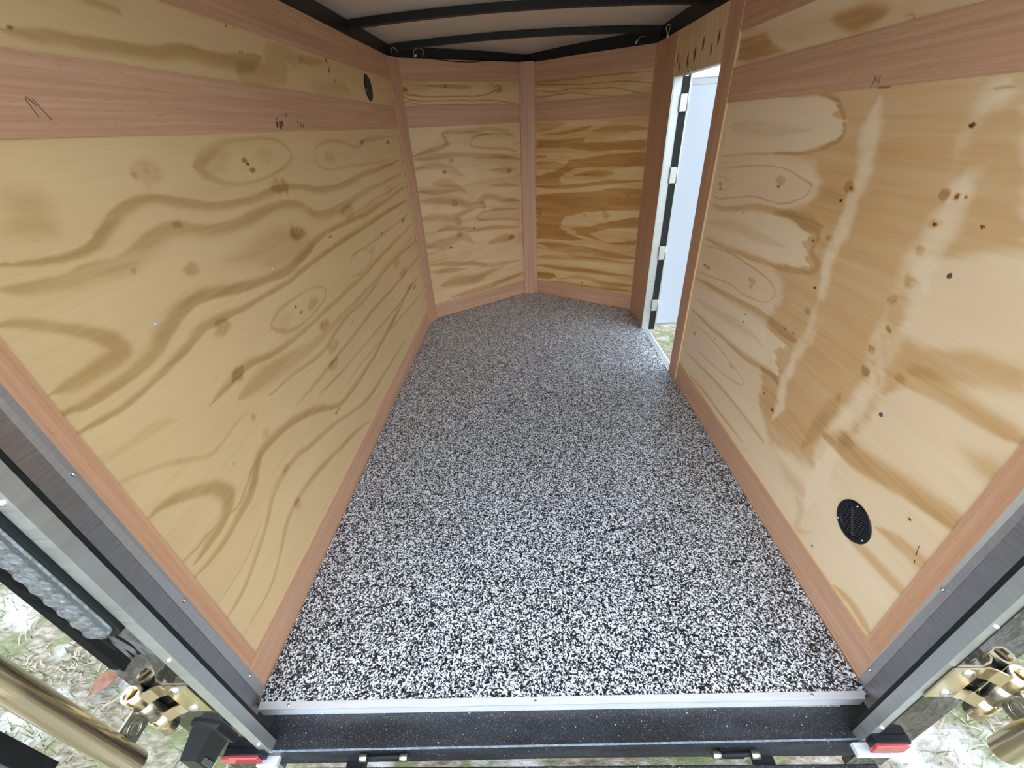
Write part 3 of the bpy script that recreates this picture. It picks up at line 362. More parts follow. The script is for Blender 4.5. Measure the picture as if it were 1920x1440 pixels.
def figure(w, U, V):
    wu = U + .016 * (fbm(U * 9 + 3, V * 22) - .5); wv = V + .011 * (fbm(U * 6, V * 14 + 40) - .5) + .004 * (fbm(U * 26, V * 70 + 20, 3) - .5)
    ru = U + .07 * (fbm(U * 7 + 13, V * 12) - .5) + .012 * (fbm(U * 9 + 71, V * 60, 3) - .5); rv = V + .05 * (fbm(U * 8 + 31, V * 9) - .5)
    tone = .12 + .22 * (fbm(U * 1.3, V * 7 + 5) - .4) + .10 * (fbm(U * 2.5 + 7, V * 40, 3) - .5)
    # quiet contour lines of the growth rings
    freq = {'L': 11, 'R': 9, 'VL': 13, 'VR': 15}[w]; amp = {'L': .09, 'R': .08, 'VL': .16, 'VR': .18}[w]
    h = wv * freq + 2.6 * fbm(wu * 1.1 + 30, wv * 1.6 + 11, 3)
    sw = h - np.floor(h); tone = tone + amp * (sw ** 3) * sst(1.0, .93, sw) * sst(.35, .6, fbm(U * 1.7 + 4, V * 4 + 9, 3))
    if w == 'VR': tone = tone + .20 * sst(.45, .62, fbm(U * 2.2 + 60, V * 26, 4))
    if w == 'VL': tone = tone + .16 * sst(.45, .65, fbm(U * 3 + 80, V * 14, 4))
    band = np.zeros_like(tone); knot = np.zeros_like(tone); kbig = np.zeros_like(tone)
    for f in FEATS[w]:
        if f[0] == 'b':
            raw = np.array(f[3:]).reshape(-1, 3); st, asym = f[1], f[2]; neg = st < 0
            a = smooth_line(raw); n_ = len(a); tp = np.minimum(1, np.minimum(np.arange(n_), np.arange(n_)[::-1]) / 5 + .25); a[:, 2] *= tp
            X, Y = (ru, rv) if neg else (wu, wv); mw = raw[:, 2].max() * 2.2 + .012
            m = (X > a[:, 0].min() - mw) & (X < a[:, 0].max() + mw) & (Y > a[:, 1].min() - mw) & (Y < a[:, 1].max() + mw)
            if not m.any(): continue
            x = X[m]; y = Y[m]; best = np.full(x.shape, 1e9); wm = .75 + .5 * fbm(x * 5, y * 11)
            for i in range(n_ - 1):
                p, q = a[i], a[i + 1]; d = q[:2] - p[:2]; L2 = d @ d + 1e-12
                k = np.clip(((x - p[0]) * d[0] + (y - p[1]) * d[1]) / L2, 0, 1)
                dx = x - p[0] - k * d[0]; dy = y - p[1] - k * d[1]; ds = np.hypot(dx, dy); wd = np.maximum(p[2] * (1 - k) + q[2] * k, .0026)
                if asym:
                    side = np.sign(dy) * asym; r = np.where(side > 0, ds / (wd * .65), ds / (wd * 1.9))
                elif neg: r = ds / (wd * 1.25)
                else: r = ds / wd
                best = np.minimum(best, r)
            pf = sst(1.25, .3, best / wm) * (.8 + .5 * (fbm(x * 4, y * 75) - .5))
            if neg: tone[m] += st * sst(1.35, .25, best) * sst(.25, .5, fbm(x * 9 + 3, y * 7 + 8))
            else: band[m] = np.maximum(band[m], st * pf)
        elif f[0] == 'k':
            st, cx, cy, rx, ry = f[1:]; g_ = (1.35 if rx > .008 and st > 0 else 1.0); rx *= g_; ry *= g_; m = (abs(wu - cx) < rx * 1.8) & (abs(wv - cy) < ry * 1.8)
            if not m.any(): continue
            x = wu[m]; y = wv[m]; an = np.arctan2(y - cy, x - cx)
            r = np.hypot((x - cx) / rx, (y - cy) / ry) * (1 + .5 * (vnoise(np.cos(an) * 2 + cx * 50, np.sin(an) * 2 + cy * 50) - .5))
            inner = (.55 + .7 * fbm(x * 90, y * 90, 2)) if rx > .008 and st > 0 else 1.0
            kv = st * sst(1.25, .55, r) * inner * (.7 if rx > .008 else 1)
            if rx > .008: kbig[m] = np.maximum(kbig[m], kv)
            else: knot[m] += kv
        else:
            st, soft, rag = f[1:4]; a = np.array(f[4:]).reshape(-1, 2); soft = max(soft * .7, .004); mw = soft + rag * 4 + .02
            m = (wu > a[:, 0].min() - mw) & (wu < a[:, 0].max() + mw) & (wv > a[:, 1].min() - mw) & (wv < a[:, 1].max() + mw)
            if not m.any(): continue
            x = wu[m] + rag * 7 * (fbm(U[m] * 6 + 9, V[m] * 80, 3) - .5); y = wv[m]; ins = np.zeros(x.shape, bool); best = np.full(x.shape, 1e9)
            for i in range(len(a)):
                p, q = a[i], a[(i + 1) % len(a)]; d = q - p; L2 = d @ d + 1e-12
                k = np.clip(((x - p[0]) * d[0] + (y - p[1]) * d[1]) / L2, 0, 1); best = np.minimum(best, np.hypot(x - p[0] - k * d[0], y - p[1] - k * d[1]))
                c = ((p[1] > y) != (q[1] > y)) & (x < (q[0] - p[0]) * (y - p[1]) / (q[1] - p[1] + 1e-12) + p[0]); ins ^= c
            sd = np.where(ins, -best, best)
            if st < 0: tone[m] *= 1 - min(.92, -st * 2.8) * sst(soft, -soft, sd)
            else: tone[m] += st * sst(soft, -soft, sd) * (.8 + .5 * (fbm(x * 3, y * 50) - .5))
    t = np.clip(tone, 0, 1) + band
    t = np.where(t > .5, .5 + .22 * np.tanh((t - .5) / .22), t)
    t = np.maximum(t, np.minimum(t + kbig, .76))
    return np.clip(t + knot, 0, 1.0)

def plywood(name, w, s0, s1, t0, t1, step, mat, parent, off=-.005, vertical=False, label=None):
    nu = max(2, int((s1 - s0) * LEN[w] / step) + 1); nv = max(2, int((t1 - t0) * 1.55 / step) + 1)
    S, T = np.meshgrid(np.linspace(s0, s1, nu), np.linspace(t0, t1, nv)); U = S * LEN[w]; Vv = T * 1.55
    co = P(w, S, T, off).reshape(-1, 3)
    tone = (figure(w, U, Vv) if not vertical else np.clip(vertical(U, Vv), 0, 1)).reshape(-1)
    idx = np.arange(nu * nv).reshape(nv, nu)
    f = np.stack([idx[:-1, :-1], idx[:-1, 1:], idx[1:, 1:], idx[1:, :-1]], -1).reshape(-1, 4)
    nb = len(co); cor = [P(w, a, b, off - .009) for a, b in ((s0, t0), (s1, t0), (s1, t1), (s0, t1))]
    co = np.vstack([co, cor]); tone = np.concatenate([tone, [.1] * 4])
    c0, c1, c2, c3 = idx[0, 0], idx[0, -1], idx[-1, -1], idx[-1, 0]
    f = np.vstack([f, [[nb + 3, nb + 2, nb + 1, nb], [nb, nb + 1, c1, c0], [nb + 1, nb + 2, c2, c1], [nb + 2, nb + 3, c3, c2], [nb + 3, nb, c0, c3]]])
    me = bpy.data.meshes.new(name)
    me.vertices.add(len(co)); me.vertices.foreach_set('co', co.reshape(-1))
    me.loops.add(f.size); me.loops.foreach_set('vertex_index', f.reshape(-1).astype(np.int32))
    me.polygons.add(len(f)); me.polygons.foreach_set('loop_start', np.arange(0, f.size, 4, dtype=np.int32)); me.polygons.foreach_set('loop_total', np.full(len(f), 4, np.int32))
    me.update(calc_edges=True)
    at = me.attributes.new('grain', 'FLOAT', 'POINT'); at.data.foreach_set('value', tone.astype(np.float32))
    uvv = np.zeros((len(co), 2)); uvv[:nb, 0] = (Vv if vertical else U).reshape(-1); uvv[:nb, 1] = (U if vertical else Vv).reshape(-1)
    l = me.uv_layers.new(name='UVMap'); l.data.foreach_set('uv', uvv[f.reshape(-1)].astype(np.float32).reshape(-1))
    o = link(name, me, mat, parent)
    if label: o['label'] = label
    return o

# ------------------------------------------------------------------ ground outside
GZ = -.5
def make_ground():
    n = 121; xs = np.linspace(-1, 1, n); xs = np.sign(xs) * np.abs(xs) ** 2.2 * 30
    X, Y = np.meshgrid(xs, xs + .5); Z = GZ + .03 * (fbm(X * 2 + 50, Y * 2 + 50) - .5) + .02 * (fbm(X * 9, Y * 9) - .5)
    idx = np.arange(n * n).reshape(n, n)
    f = np.stack([idx[:-1, :-1], idx[:-1, 1:], idx[1:, 1:], idx[1:, :-1]], -1).reshape(-1, 4)
    return mesh('ground', np.stack([X, Y, Z], -1).reshape(-1, 3), f.tolist(), M['ground'], smooth=True)
ground = struct(make_ground(), 'sandy ground with thin grass and dry litter outside the trailer')

# ------------------------------------------------------------------ floor
fl = [P('L', 0, 0), P('L', .964, 0), P('VL', .04, 0), P('VL', .936, 0), P('VR', .075, 0), P('VR', .985, 0), P('R', .95, 0), P('R', 0, 0)]
fl = [np.array((p[0], p[1], 0)) for p in fl]
fb = [(-.752, -.033)] + [(p[0], p[1]) for p in fl] + [(.757, -.033)]
def poly_prism(name, pts, z0, z1, mats, parent=None):
    n = len(pts); vs = [(x, y, z0) for x, y in pts] + [(x, y, z1) for x, y in pts]
    fs = [tuple(range(n, 2 * n)), tuple(range(n))[::-1]] + [(i, (i + 1) % n, n + (i + 1) % n, n + i) for i in range(n)]
    o = mesh(name, vs, fs, mats, parent)
    bm = bmesh.new(); bm.from_mesh(o.data); bmesh.ops.recalc_face_normals(bm, faces=bm.faces); bm.to_mesh(o.data); bm.free(); return o
floor = struct(poly_prism('floor', fb[::-1], -.03, -.002, M['edge']), 'trailer floor with black and white flake coating')
cx, cy = 0.01, 1.2
ins = []
for x, y in fb:
    dx = -.0035 if x > .1 else (.0035 if x < -.1 else 0); dy = -.0035 if y > 2 else 0
    ins.append((x + dx, y + dy))
poly_prism('flake_coating', ins[::-1], -.002, .0005, M['flake'], floor)

# ------------------------------------------------------------------ left wall
def wallroot(name, mb, label): return struct(mb.build(name, M['black']), label)
wl_ = wallroot('wall_left', MB().hull8([(-.828, -.117, -.17), (-.82, 2.45, -.17), (-.776, 2.45, -.17), (-.776, -.117, -.17)], [(-.828, -.117, 1.62), (-.82, 2.45, 1.62), (-.776, 2.45, 1.62), (-.776, -.117, 1.62)]), 'left side wall lined with yellow pine plywood and pinkish trim boards')
plL = plywood('plywood_panel', 'L', .004, .985, .04, .81, .0034, M['ply_l'], wl_, label='yellow pine plywood panel with swooping grain and knots')
plLu = plywood('plywood_panel', 'L', .004, .985, .83, .99, .0045, M['ply_l'], wl_, label='pale upper plywood strip with brown wavy band')
board('trim_board', 'L', .0, .966, .931, 1.0, wl_)
tmL = board('trim_board', 'L', .0, .966, .784, .8535, wl_)
board('trim_board', 'L', .0, .966, .0, .068, wl_)
board('trim_board', 'L', .0, .0138, .068, .931, wl_, 1, M['trim_b'], off=.0006)
# ------------------------------------------------------------------ nose walls
wvl = wallroot('wall_nose_left', MB().hull8([(-.82, 2.44, -.17), (0.03, 3.02, -.17), (.03, 2.97, -.17), (-.80, 2.41, -.17)], [(-.82, 2.46, 1.64), (.03, 3.06, 1.64), (.03, 3.01, 1.64), (-.80, 2.44, 1.64)]), 'left half of the pointed trailer nose')
wvr = wallroot('wall_nose_right', MB().hull8([(.03, 3.02, -.17), (.83, 2.46, -.17), (.81, 2.43, -.17), (.03, 2.97, -.17)], [(.03, 3.06, 1.64), (.83, 2.5, 1.64), (.81, 2.46, 1.64), (.03, 3.01, 1.64)]), 'right half of the pointed trailer nose')
plywood('plywood_panel', 'VL', .03, .96, .04, .81, .004, M['ply_v'], wvl, label='pale blotchy plywood panel in the left nose half')
plywood('plywood_panel', 'VL', .03, .96, .83, .96, .004, M['ply_v'], wvl, label='narrow plywood strip with thin grain lines and a knot')
plywood('plywood_panel', 'VR', .05, .995, .04, .81, .004, M['ply_vr'], wvr, label='orange streaked plywood panel in the right nose half')
plywood('plywood_panel', 'VR', .05, .995, .83, .96, .004, M['ply_v'], wvr, label='narrow plywood strip with flowing grain lines')
for w, par, a, b in (('VL', wvl, .02, .95), ('VR', wvr, .06, .992)):
    board('trim_board', w, a, b, .931, 1.0, par); board('trim_board', w, a, b, .784, .855, par); board('trim_board', w, a, b, .0, .0695, par)
def strip(name, w0, s0, w1, s1, parent, mat, t0=0.0, t1=1.0, off=.006, th=.006):
    q = [P(w0, s0, t0, off), P(w1, s1, t0, off), P(w1, s1, t1, off), P(w0, s0, t1, off)]
    n = np.cross(q[1] - q[0], q[3] - q[0]); n = n / np.linalg.norm(n)
    c = V3(0, 1.2, .8)
    if n @ (c - q[0]) < 0: n = -n
    return slab(name, q, th, n, [mat, M['edge']], parent, 1)
strip('corner_trim', 'L', .963, 'VL', .042, wvl, M['trim'], off=.0025)
strip('corner_trim', 'VL', .936, 'VR', .076, wvl, M['trim'], off=.003)

# ------------------------------------------------------------------ right wall with the side door opening
DS0, DS1, DT = .625, .864, .884
y_r, y_f, z_d = 1.50, 2.062, 1.361
mb = MB(); mb.box(.776, .797, -.117, y_r, -.17, 1.62); mb.box(.785, .81, y_f, 2.46, -.17, 1.62); mb.box(.776, .805, y_r, y_f, 1.40, 1.62); mb.box(.776, .805, y_r, y_f, -.17, -.035)
wr = wallroot('wall_right', mb, 'right side wall lined with tan plywood, open side door near the nose')
plR = plywood('plywood_panel', 'R', .004, .60, .04, .825, .0032, M['ply_r'], wr, label='tan and cream plywood panel with ragged tongues of pale veneer')
plywood('plywood_panel', 'R', .004, .60, .84, .99, .0045, M['ply_r'], wr, label='upper plywood strip with brown stains')
board('trim_board', 'R', .0, .578, .9295, 1.0, wr); tmR = board('trim_board', 'R', .0, .578, .7985, .866, wr); board('trim_board', 'R', .0, .583, .0, .076, wr)
board('trim_board', 'R', .0, .0158, .076, .9295, wr, 1, M['trim_b'], off=.0006)
q = [P('R', .588, 0, .002), P('R', .6285, 0, .002), P('R', .6222, 1.0, .002), P('R', .573, 1.0, .002)]
slab('door_post_trim', q, .028, NRM['R'], [M['trim'], M['edge']], wr, 1)
def headgrain(U, Vv):
    t = .28 + .3 * (fbm(U * 30, Vv * 2.5 + 7) - .4)
    h = U * 26 + 1.6 * fbm(U * 3, Vv * 3); sw = h - np.floor(h); t = t + .22 * sw ** 4
    for cu, cv_, r1, r2 in ((1.56, 1.455, .011, .032), (1.62, 1.425, .010, .026), (1.715, 1.455, .012, .03), (1.80, 1.43, .012, .034), (1.885, 1.42, .012, .034), (1.99, 1.405, .010, .03), (2.03, 1.44, .008, .03)):
        t = t + .75 * sst(1.1, .5, np.hypot((U - cu) / r1, (Vv - cv_) / r2))
    return t
hp = plywood('door_header_panel', 'R', DS0 - .005, .866, DT, 1.0, .005, M['ply_r'], wr, off=0.0, vertical=headgrain, label='plywood header above the side door, vertical grain with dark knots')
q = [P('R', .9485, 0, .002), P('R', DS1 + .004, 0, .002), P('R', DS1 - .006, 1, .002), P('R', .9525, 1, .002)]
slab('door_jamb_trim', [q[1], q[0], q[3], q[2]], .02, NRM['R'], [M['trim'], M['edge']], wr, 1)
q0 = [P('R', .9485, 0, .002), P('VR', .985, 0, .004), P('VR', .992, 1, .004), P('R', .9525, 1, .002)]
n = np.cross(q0[1] - q0[0], q0[3] - q0[0]); n = -n if n[1] > 0 else n
slab('corner_trim', q0, .006, n, [M['trim'], M['edge']], wr, 1)

# screws driven into the plywood (heads proud by half a millimetre)
def screw_mesh(r):
    bm = MB(); bm.cyl((0, 0, -.002), (0, 0, .0006), r, 14, r * .9); bm.cyl((0, 0, .0002), (0, 0, .0011), r * .35, 6)
    bmesh.ops.recalc_face_normals(bm.bm, faces=bm.bm.faces); me = bpy.data.meshes.new('screw'); bm.bm.to_mesh(me); bm.bm.free(); me.materials.append(M['screw']); return me
SM = screw_mesh(.0042); SB = screw_mesh(.0058); SL = screw_mesh(.0042); SL.materials[0] = M['steel']
def place(me, name, pos, nrm, parent, label=None):
    o = bpy.data.objects.new(name, me); COL.objects.link(o); o.parent = parent
    o.matrix_world = Matrix.Translation(Vector(pos)) @ Vector(nrm).to_track_quat('Z', 'Y').to_matrix().to_4x4()
    if label: o['label'] = label
    return o
def on(w, y, z, off=-.005):
    s, t = y / 2.4, z / 1.55
    return P(w, s, t, off)
for y, z in ((.265, .905), (.693, .885), (.676, .555), (.259, .541), (1.09, .9), (1.09, .55), (1.5, .9), (1.5, .5), (1.9, .85), (1.9, .5)):
    place(SL, 'screw', on('L', y, z), NRM['L'], plL)
for y, z, m in ((.284, .929, SB), (.276, .613, SB), (.275, .142, SM), (.68, .15, SM), (.681, .899, SM), (.679, .637, SM), (.637, .642, SM), (.68, .40, SM), (1.09, .9, SM), (1.09, .4, SM)):
    place(m, 'screw', on('R', y, z), NRM['R'], plR)

# pencilled M on both middle boards, torn grain on the left one
def strokes(name, w, pts_list, parent, r=.0006, off=.0002):
    m = MB()
    for pts in pts_list: m.path([P(w, a / 2.4, b / 1.55, off) for a, b in pts], r, 5)
    return m.build(name, M['pencil'], parent)
strokes('pencil_mark', 'L', [[(.259, 1.241), (.2545, 1.263), (.2565, 1.2665), (.2605, 1.262), (.265, 1.255)], [(.2645, 1.2645), (.270, 1.252), (.2765, 1.2385)]], tmL)
strokes('scratch', 'R', [[(0.0691, 0.4296), (0.0668, 0.4187), (0.0633, 0.4057)], [(0.0602, 0.3956), (0.0571, 0.3855)]], plR, .0008, -.0048)
strokes('pencil_mark', 'R', [[(.646, 1.2385), (.644, 1.2565), (.637, 1.246), (.630, 1.258), (.6275, 1.243)]], tmR)
m = MB()
for u, v, ru, rv in ((.95, 1.233, .006, .009), (.968, 1.232, .007, .012), (.982, 1.235, .005, .009), (1.015, 1.258, .003, .006), (1.025, 1.258, .0025, .007), (1.085, 1.24, .003, .006), (1.10, 1.232, .003, .008), (1.115, 1.229, .003, .006), (.955, 1.248, .004, .003)):
    c = [P('L', (u + ru * math.cos(k) + rv * .3 * math.sin(k)) / 2.4, (v + rv * math.sin(k)) / 1.55, .0004) for k in [i * math.pi / 5 for i in range(10)]]
    vs = [m.bm.verts.new(p) for p in c]; m.bm.faces.new(vs)
m.build('torn_grain', M['pencil'], tmL)

# ------------------------------------------------------------------ roof: arched galvanised sheet, black bows and rails
def arch(x, y=0.0, z0=1.608, rise=.024): return z0 + rise * (1 - (x / .8) ** 2) - (max(0, y - 2.35) * .075)
ny = 24; xs = np.linspace(-.83, .83, 25); ys = np.linspace(-.125, 3.08, ny)
vs = []; fs = []
for th in (0, .012):
    for y in ys:
        for x in xs:
            lim = .83 if y < 2.45 else max(.02, .83 - (y - 2.45) * 1.42)
            vs.append((max(-lim, min(lim, x * lim / .83)), y, arch(x * lim / .83, y) + th))
nx = len(xs); N = nx * ny
for k in range(2):
    for j in range(ny - 1):
        for i in range(nx - 1):
            a = k * N + j * nx + i; f = (a, a + nx, a + nx + 1, a + 1); fs.append(f if k == 0 else f[::-1])
ceil = struct(mesh('ceiling', vs, fs, M['roof'], smooth=True), 'bare galvanised roof sheet above black roof bows')
def bow(y):
    m = MB(); xs = np.linspace(-.77, .77, 17); pr = None
    for x in xs:
        z = arch(x, y) - .002; b = z - .026 - .008 * (1 - (x / .8) ** 2) * 0
        ring = [m.bm.verts.new((x, y - .019, b)), m.bm.verts.new((x, y + .019, b)), m.bm.verts.new((x, y + .019, z)), m.bm.verts.new((x, y - .019, z))]
        if pr:
            for k in range(4): m.bm.faces.new((pr[k], pr[(k + 1) % 4], ring[(k + 1) % 4], ring[k]))
        else: m.bm.faces.new(ring)
        pr = ring
    m.bm.faces.new(pr[::-1]); return m.build('roof_bow', M['black'], ceil)
for y in (0.02, .6, 1.2, 1.8, 2.4): bow(y)
def rail(p, q, wdt=.05, z0=1.552, z1=1.614, name='roof_rail'):
    p = np.array(p, float); q = np.array(q, float); d = (q - p) / np.linalg.norm(q - p); nn = np.array((-d[1], d[0]))
    m = MB(); lo = [(*(p - nn * 0), z0), (*(q - nn * 0), z0), (*(q + nn * wdt), z0), (*(p + nn * wdt), z0)]
    m.hull8(lo, [(a, b, z1) for a, b, _ in lo]); return m.build(name, M['black'], ceil)
rail((.765, -.1), (.765, 2.46), -.05, z0=1.538); rail((-.715, 2.46), (-.755, -.1), -.06, z0=1.557)
rail((.05, 2.935), (-.72, 2.42), -.06, z0=1.556, z1=1.60); rail((.77, 2.42), (.05, 2.935), -.06, z0=1.543, z1=1.60)
MB().box(-.82, .80, -.12, -.06, 1.55, 1.66).build('rear_header', M['black'], ceil)

# ------------------------------------------------------------------ rear frame: jambs, seals, aluminium angles, black corner skins
for sx, nm, xj, xa, xo, ys_ in ((-1, 'trim_1', -.752, -.68, -.832, -.101), (1, 'trim_2', .752, .69, .797, -.094)):
    X = lambda a, b: (min(a, b), max(a, b))
    r = MB(); r.box(*X(xa + sx * .02, xo), -.118, -.104, -.17, 1.66)
    root = struct(r.build(nm, M['skin']), 'glossy black %s rear corner skin with metal door jamb' % ('left' if sx < 0 else 'right'))
    xw = PT['L'][0][0] if sx < 0 else PT['R'][0][0]
    j = MB(); j.hull8([(xw, 0.001, -.03), (xj, -.0215, -.03), (xj + sx * .02, -.0215, -.03), (xw + sx * .02, .001, -.03)], [(PT['L'][3][0] if sx < 0 else PT['R'][3][0], .001, 1.56), (xj, -.0215, 1.56), (xj + sx * .02, -.0215, 1.56), (xw + sx * .02, .001, 1.56)])
    j.build('jamb_strip', M['jamb'], root)
    j = MB(); j.hull8([(xj + sx * .0015, -.0215, -.03), (xj + sx * .0075, -.1, -.03), (xj + sx * .024, -.1, -.03), (xj + sx * .024, -.0215, -.03)], [(xj + sx * .0015, -.0215, 1.56), (xj + sx * .0075, -.1, 1.56), (xj + sx * .024, -.1, 1.56), (xj + sx * .024, -.0215, 1.56)])
    j.build('jamb_face', M['jamb2'], root)
    MB().box(*X(xa + sx * .002, xj + sx * .004), ys_ - .003, ys_ + .010, -.031, 1.56, .003).build('rubber_seal', M['rubber'], root)
    ye = -.1205 if sx < 0 else -.1135
    a = MB(); a.box(*X(xa, xa + sx * .0028), ye, ys_, -.034, 1.56); a.box(*X(xa, xa + sx * .026), ye - .0028, ye, -.036, 1.56)
    ang = a.build('aluminium_angle', M['alu'], root)
    for z in ((.019, .43, .839, 1.25) if sx < 0 else (.06, .48, .9, 1.3)):
        MB().dome((xa + sx * .012, ye - .0026, z), (0, -1, 0), .0052, .004).build('pan_screw', M['steel'], ang)
    for z in ((.085, .42, .777, 1.1) if sx < 0 else (.065, .4, .75, 1.1)):
        MB().dome((xj - sx * .0002, -.0085, z), (-sx, 0, 0), .0042, .0035).build('pan_screw', M['steel'], root)

# ------------------------------------------------------------------ threshold and rear sill
sill = MB(); sill.box(-.71, .715, -.116, -.046, -.112, -.032); 
rs = struct(sill.build('trim_3', M['sill']), 'black painted steel rear sill speckled with dust')
th = MB(); th.hull8([(-.744, -.0335, -.001), (-.740, -.0505, -.001), (.742, -.0435, -.001), (.750, -.0265, -.001)], [(-.744, -.0335, .0022), (-.740, -.0505, .0022), (.742, -.0435, .0022), (.750, -.0265, .0022)])
th.hull8([(-.740, -.0505, -.031), (-.740, -.0475, -.031), (.742, -.0405, -.031), (.742, -.0435, -.031)], [(-.740, -.0505, .0018), (-.740, -.0475, .0018), (.742, -.0405, .0018), (.742, -.0435, .0018)])
thr = struct(th.build('trim_4', M['alu2']), 'bright aluminium edge strip along the rear of the floor')
for x, y in ((-.668, -.041), (-.046, -.040), (.624, -.034)): MB().dome((x, y, .002), (0, 0, 1), .004, .0016).build('pan_screw', M['steel'], thr)
lip = MB(); lip.hull8([(-.70, -.1235, -.112), (.705, -.1105, -.112), (.705, -.1035, -.112), (-.70, -.1155, -.112)], [(-.70, -.1225, -.0305), (.705, -.1095, -.0305), (.705, -.1035, -.0305), (-.70, -.1155, -.0305)])
lip.build('sill_lip', M['lip'], rs)
MB().hull8([(-.699, -.1232, -.0325), (.704, -.1102, -.0325), (.704, -.1065, -.0325), (-.699, -.1195, -.0325)], [(-.699, -.1228, -.0295), (.704, -.1098, -.0295), (.704, -.107, -.0295), (-.699, -.120, -.0295)]).build('worn_lip_highlight', M['worn_highlight'], rs)  # thin pale line along the worn lip, painted as its edge highlight
for x0, x1 in ((-.47, -.355), (.36, .465)):
    k = MB(); k.cyl((x0, -.128, -.055), (x1, -.126, -.053), .006, 14).box(x0 + .02, x1 - .02, -.124, -.116, -.10, -.05)
    hh = k.build('hinge_knuckle', M['plastic'], rs)
    for a in (x0, x1 - .018): MB().cyl((a, -.1285, -.053), (a + .018, -.1285, -.053), .0085, 14).build('hinge_barrel', M['zincgrey'], hh)

# ------------------------------------------------------------------ side door and its frame
dr = MB(); dr.box(.834, 1.42, 2.045, 2.083, .03, 1.372, .003)
door = struct(dr.build('door_1', M['white']), 'white side door swung outward, hinged at the nose end')
MB().box(.834, .842, 2.040, 2.046, .03, 1.372).build('door_edge_trim', M['alu'], door)
MB().box(.842, 1.42, 2.040, 2.046, 1.352, 1.372).build('door_edge_trim', M['alu'], door); MB().box(.842, 1.42, 2.040, 2.046, .03, .042).build('door_edge_trim', M['alu'], door)
MB().box(.842, 1.42, 2.0425, 2.0455, 1.325, 1.343).build('sealant_bead', M['whitep'], door)
for z0, z1 in ((1.215, 1.29), (.885, .965), (.465, .545), (.135, .21)):
    hg = MB(); hg.box(.795, .836, 2.031, 2.040, z0, z1, .002); hg.cyl((.832, 2.034, z0), (.832, 2.034, z1), .005, 12).build('door_hinge', M['alu'], door)
fr = MB(); fr.box(.752, .80, 2.046, 2.058, -.02, 1.361)
frm = struct(fr.build('trim_5', M['alu']), 'aluminium frame lining the side door opening')
MB().box(.798, .834, 2.040, 2.052, .0, 1.361).build('weather_seal', M['rubber'], frm)
MB().box(.755, .758, 2.0455, 2.0465, .0, 1.361).build('frame_bead', M['whitep'], frm)
sl = MB(); sl.hull8([(.757, 1.5, -.03), (.764, 2.06, -.03), (.803, 2.06, -.03), (.803, 1.5, -.03)], [(.757, 1.5, .003), (.764, 2.06, .003), (.803, 2.06, -.004), (.803, 1.5, -.004)])
slo = sl.build('door_threshold', M['alu2'], frm)
for x in (.768, .777, .786): MB().box(x, x + .003, 1.502, 2.055, -.002, .005).build('threshold_rib', M['alu2'], slo)
MB().box(.765, .80, 1.485, 1.5, -.02, 1.361).build('rear_jamb', M['alu'], frm); MB().box(.765, .80, 1.49, 2.05, 1.361, 1.375).build('head_jamb', M['alu'], frm)

# ------------------------------------------------------------------ round vents
def vent(name, w, y, z, label, off=-.005):
    c = P(w, y / 2.4, z / 1.55, off); n = NRM[w]; root = empty(name, c)
    ex = Vector((0, -.87, .49)) if w == 'R' else Vector((0, 1, 0)); ez = Vector(n); ey = ez.cross(ex); q = Matrix((ex, ey, ez)).transposed().to_quaternion(); R = .0535
    m = MB(); bm = m.bm; prof = [(R, 0), (R - .001, .0025), (R - .004, .004), (.039, .005), (.0375, .0035), (.037, -.004)]
    pr = None; N_ = 40
    for r_, h in prof:
        ring = [bm.verts.new((r_ * math.cos(t), r_ * math.sin(t), h)) for t in [2 * math.pi * i / N_ for i in range(N_)]]
        if pr:
            for i in range(N_):
                f = bm.faces.new((pr[i], pr[(i + 1) % N_], ring[(i + 1) % N_], ring[i])); f.smooth = True
        pr = ring
    bm.faces.new(pr)
    m.cyl((0, 0, .0004), (0, 0, .0012), .038, 32)
    parts = [m.build('flange', M['plastic'], root)]
    for k in range(11):
        yy = -.032 + k * .0064; hx = math.sqrt(max(.037 ** 2 - yy ** 2, 1e-6))
        b = MB(); b.hull8([(-hx, yy - .0016, .0006), (hx, yy - .0016, .0006), (hx, yy + .0006, .0006), (-hx, yy + .0006, .0006)], [(-hx, yy - .0002, .004), (hx, yy - .0002, .004), (hx, yy + .0016, .004), (-hx, yy + .0016, .004)])
        parts.append(b.build('louvre', M['louvre'], root))
    parts.append(MB().box(-.0016, .0016, -.037, .037, -.003, .0048).build('centre_rib', M['louvre'], root))
    for a in (70, 190, 310): parts.append(MB().dome((.046 * math.cos(math.radians(a)), .046 * math.sin(math.radians(a)), .004), (0, 0, 1), .0028, .0018, 10, 3).build('screw', M['steel'], root))
    root.rotation_mode = 'QUATERNION'; root.rotation_quaternion = q
    return tag(root, label, 'vent', 'round black wall vents')
vent('wall_vent', 'R', .209, .332, 'round black louvred vent low on the right plywood wall')
vent('wall_vent', 'L', 1.905, 1.382, 'round black vent opening high on the left wall near the nose')

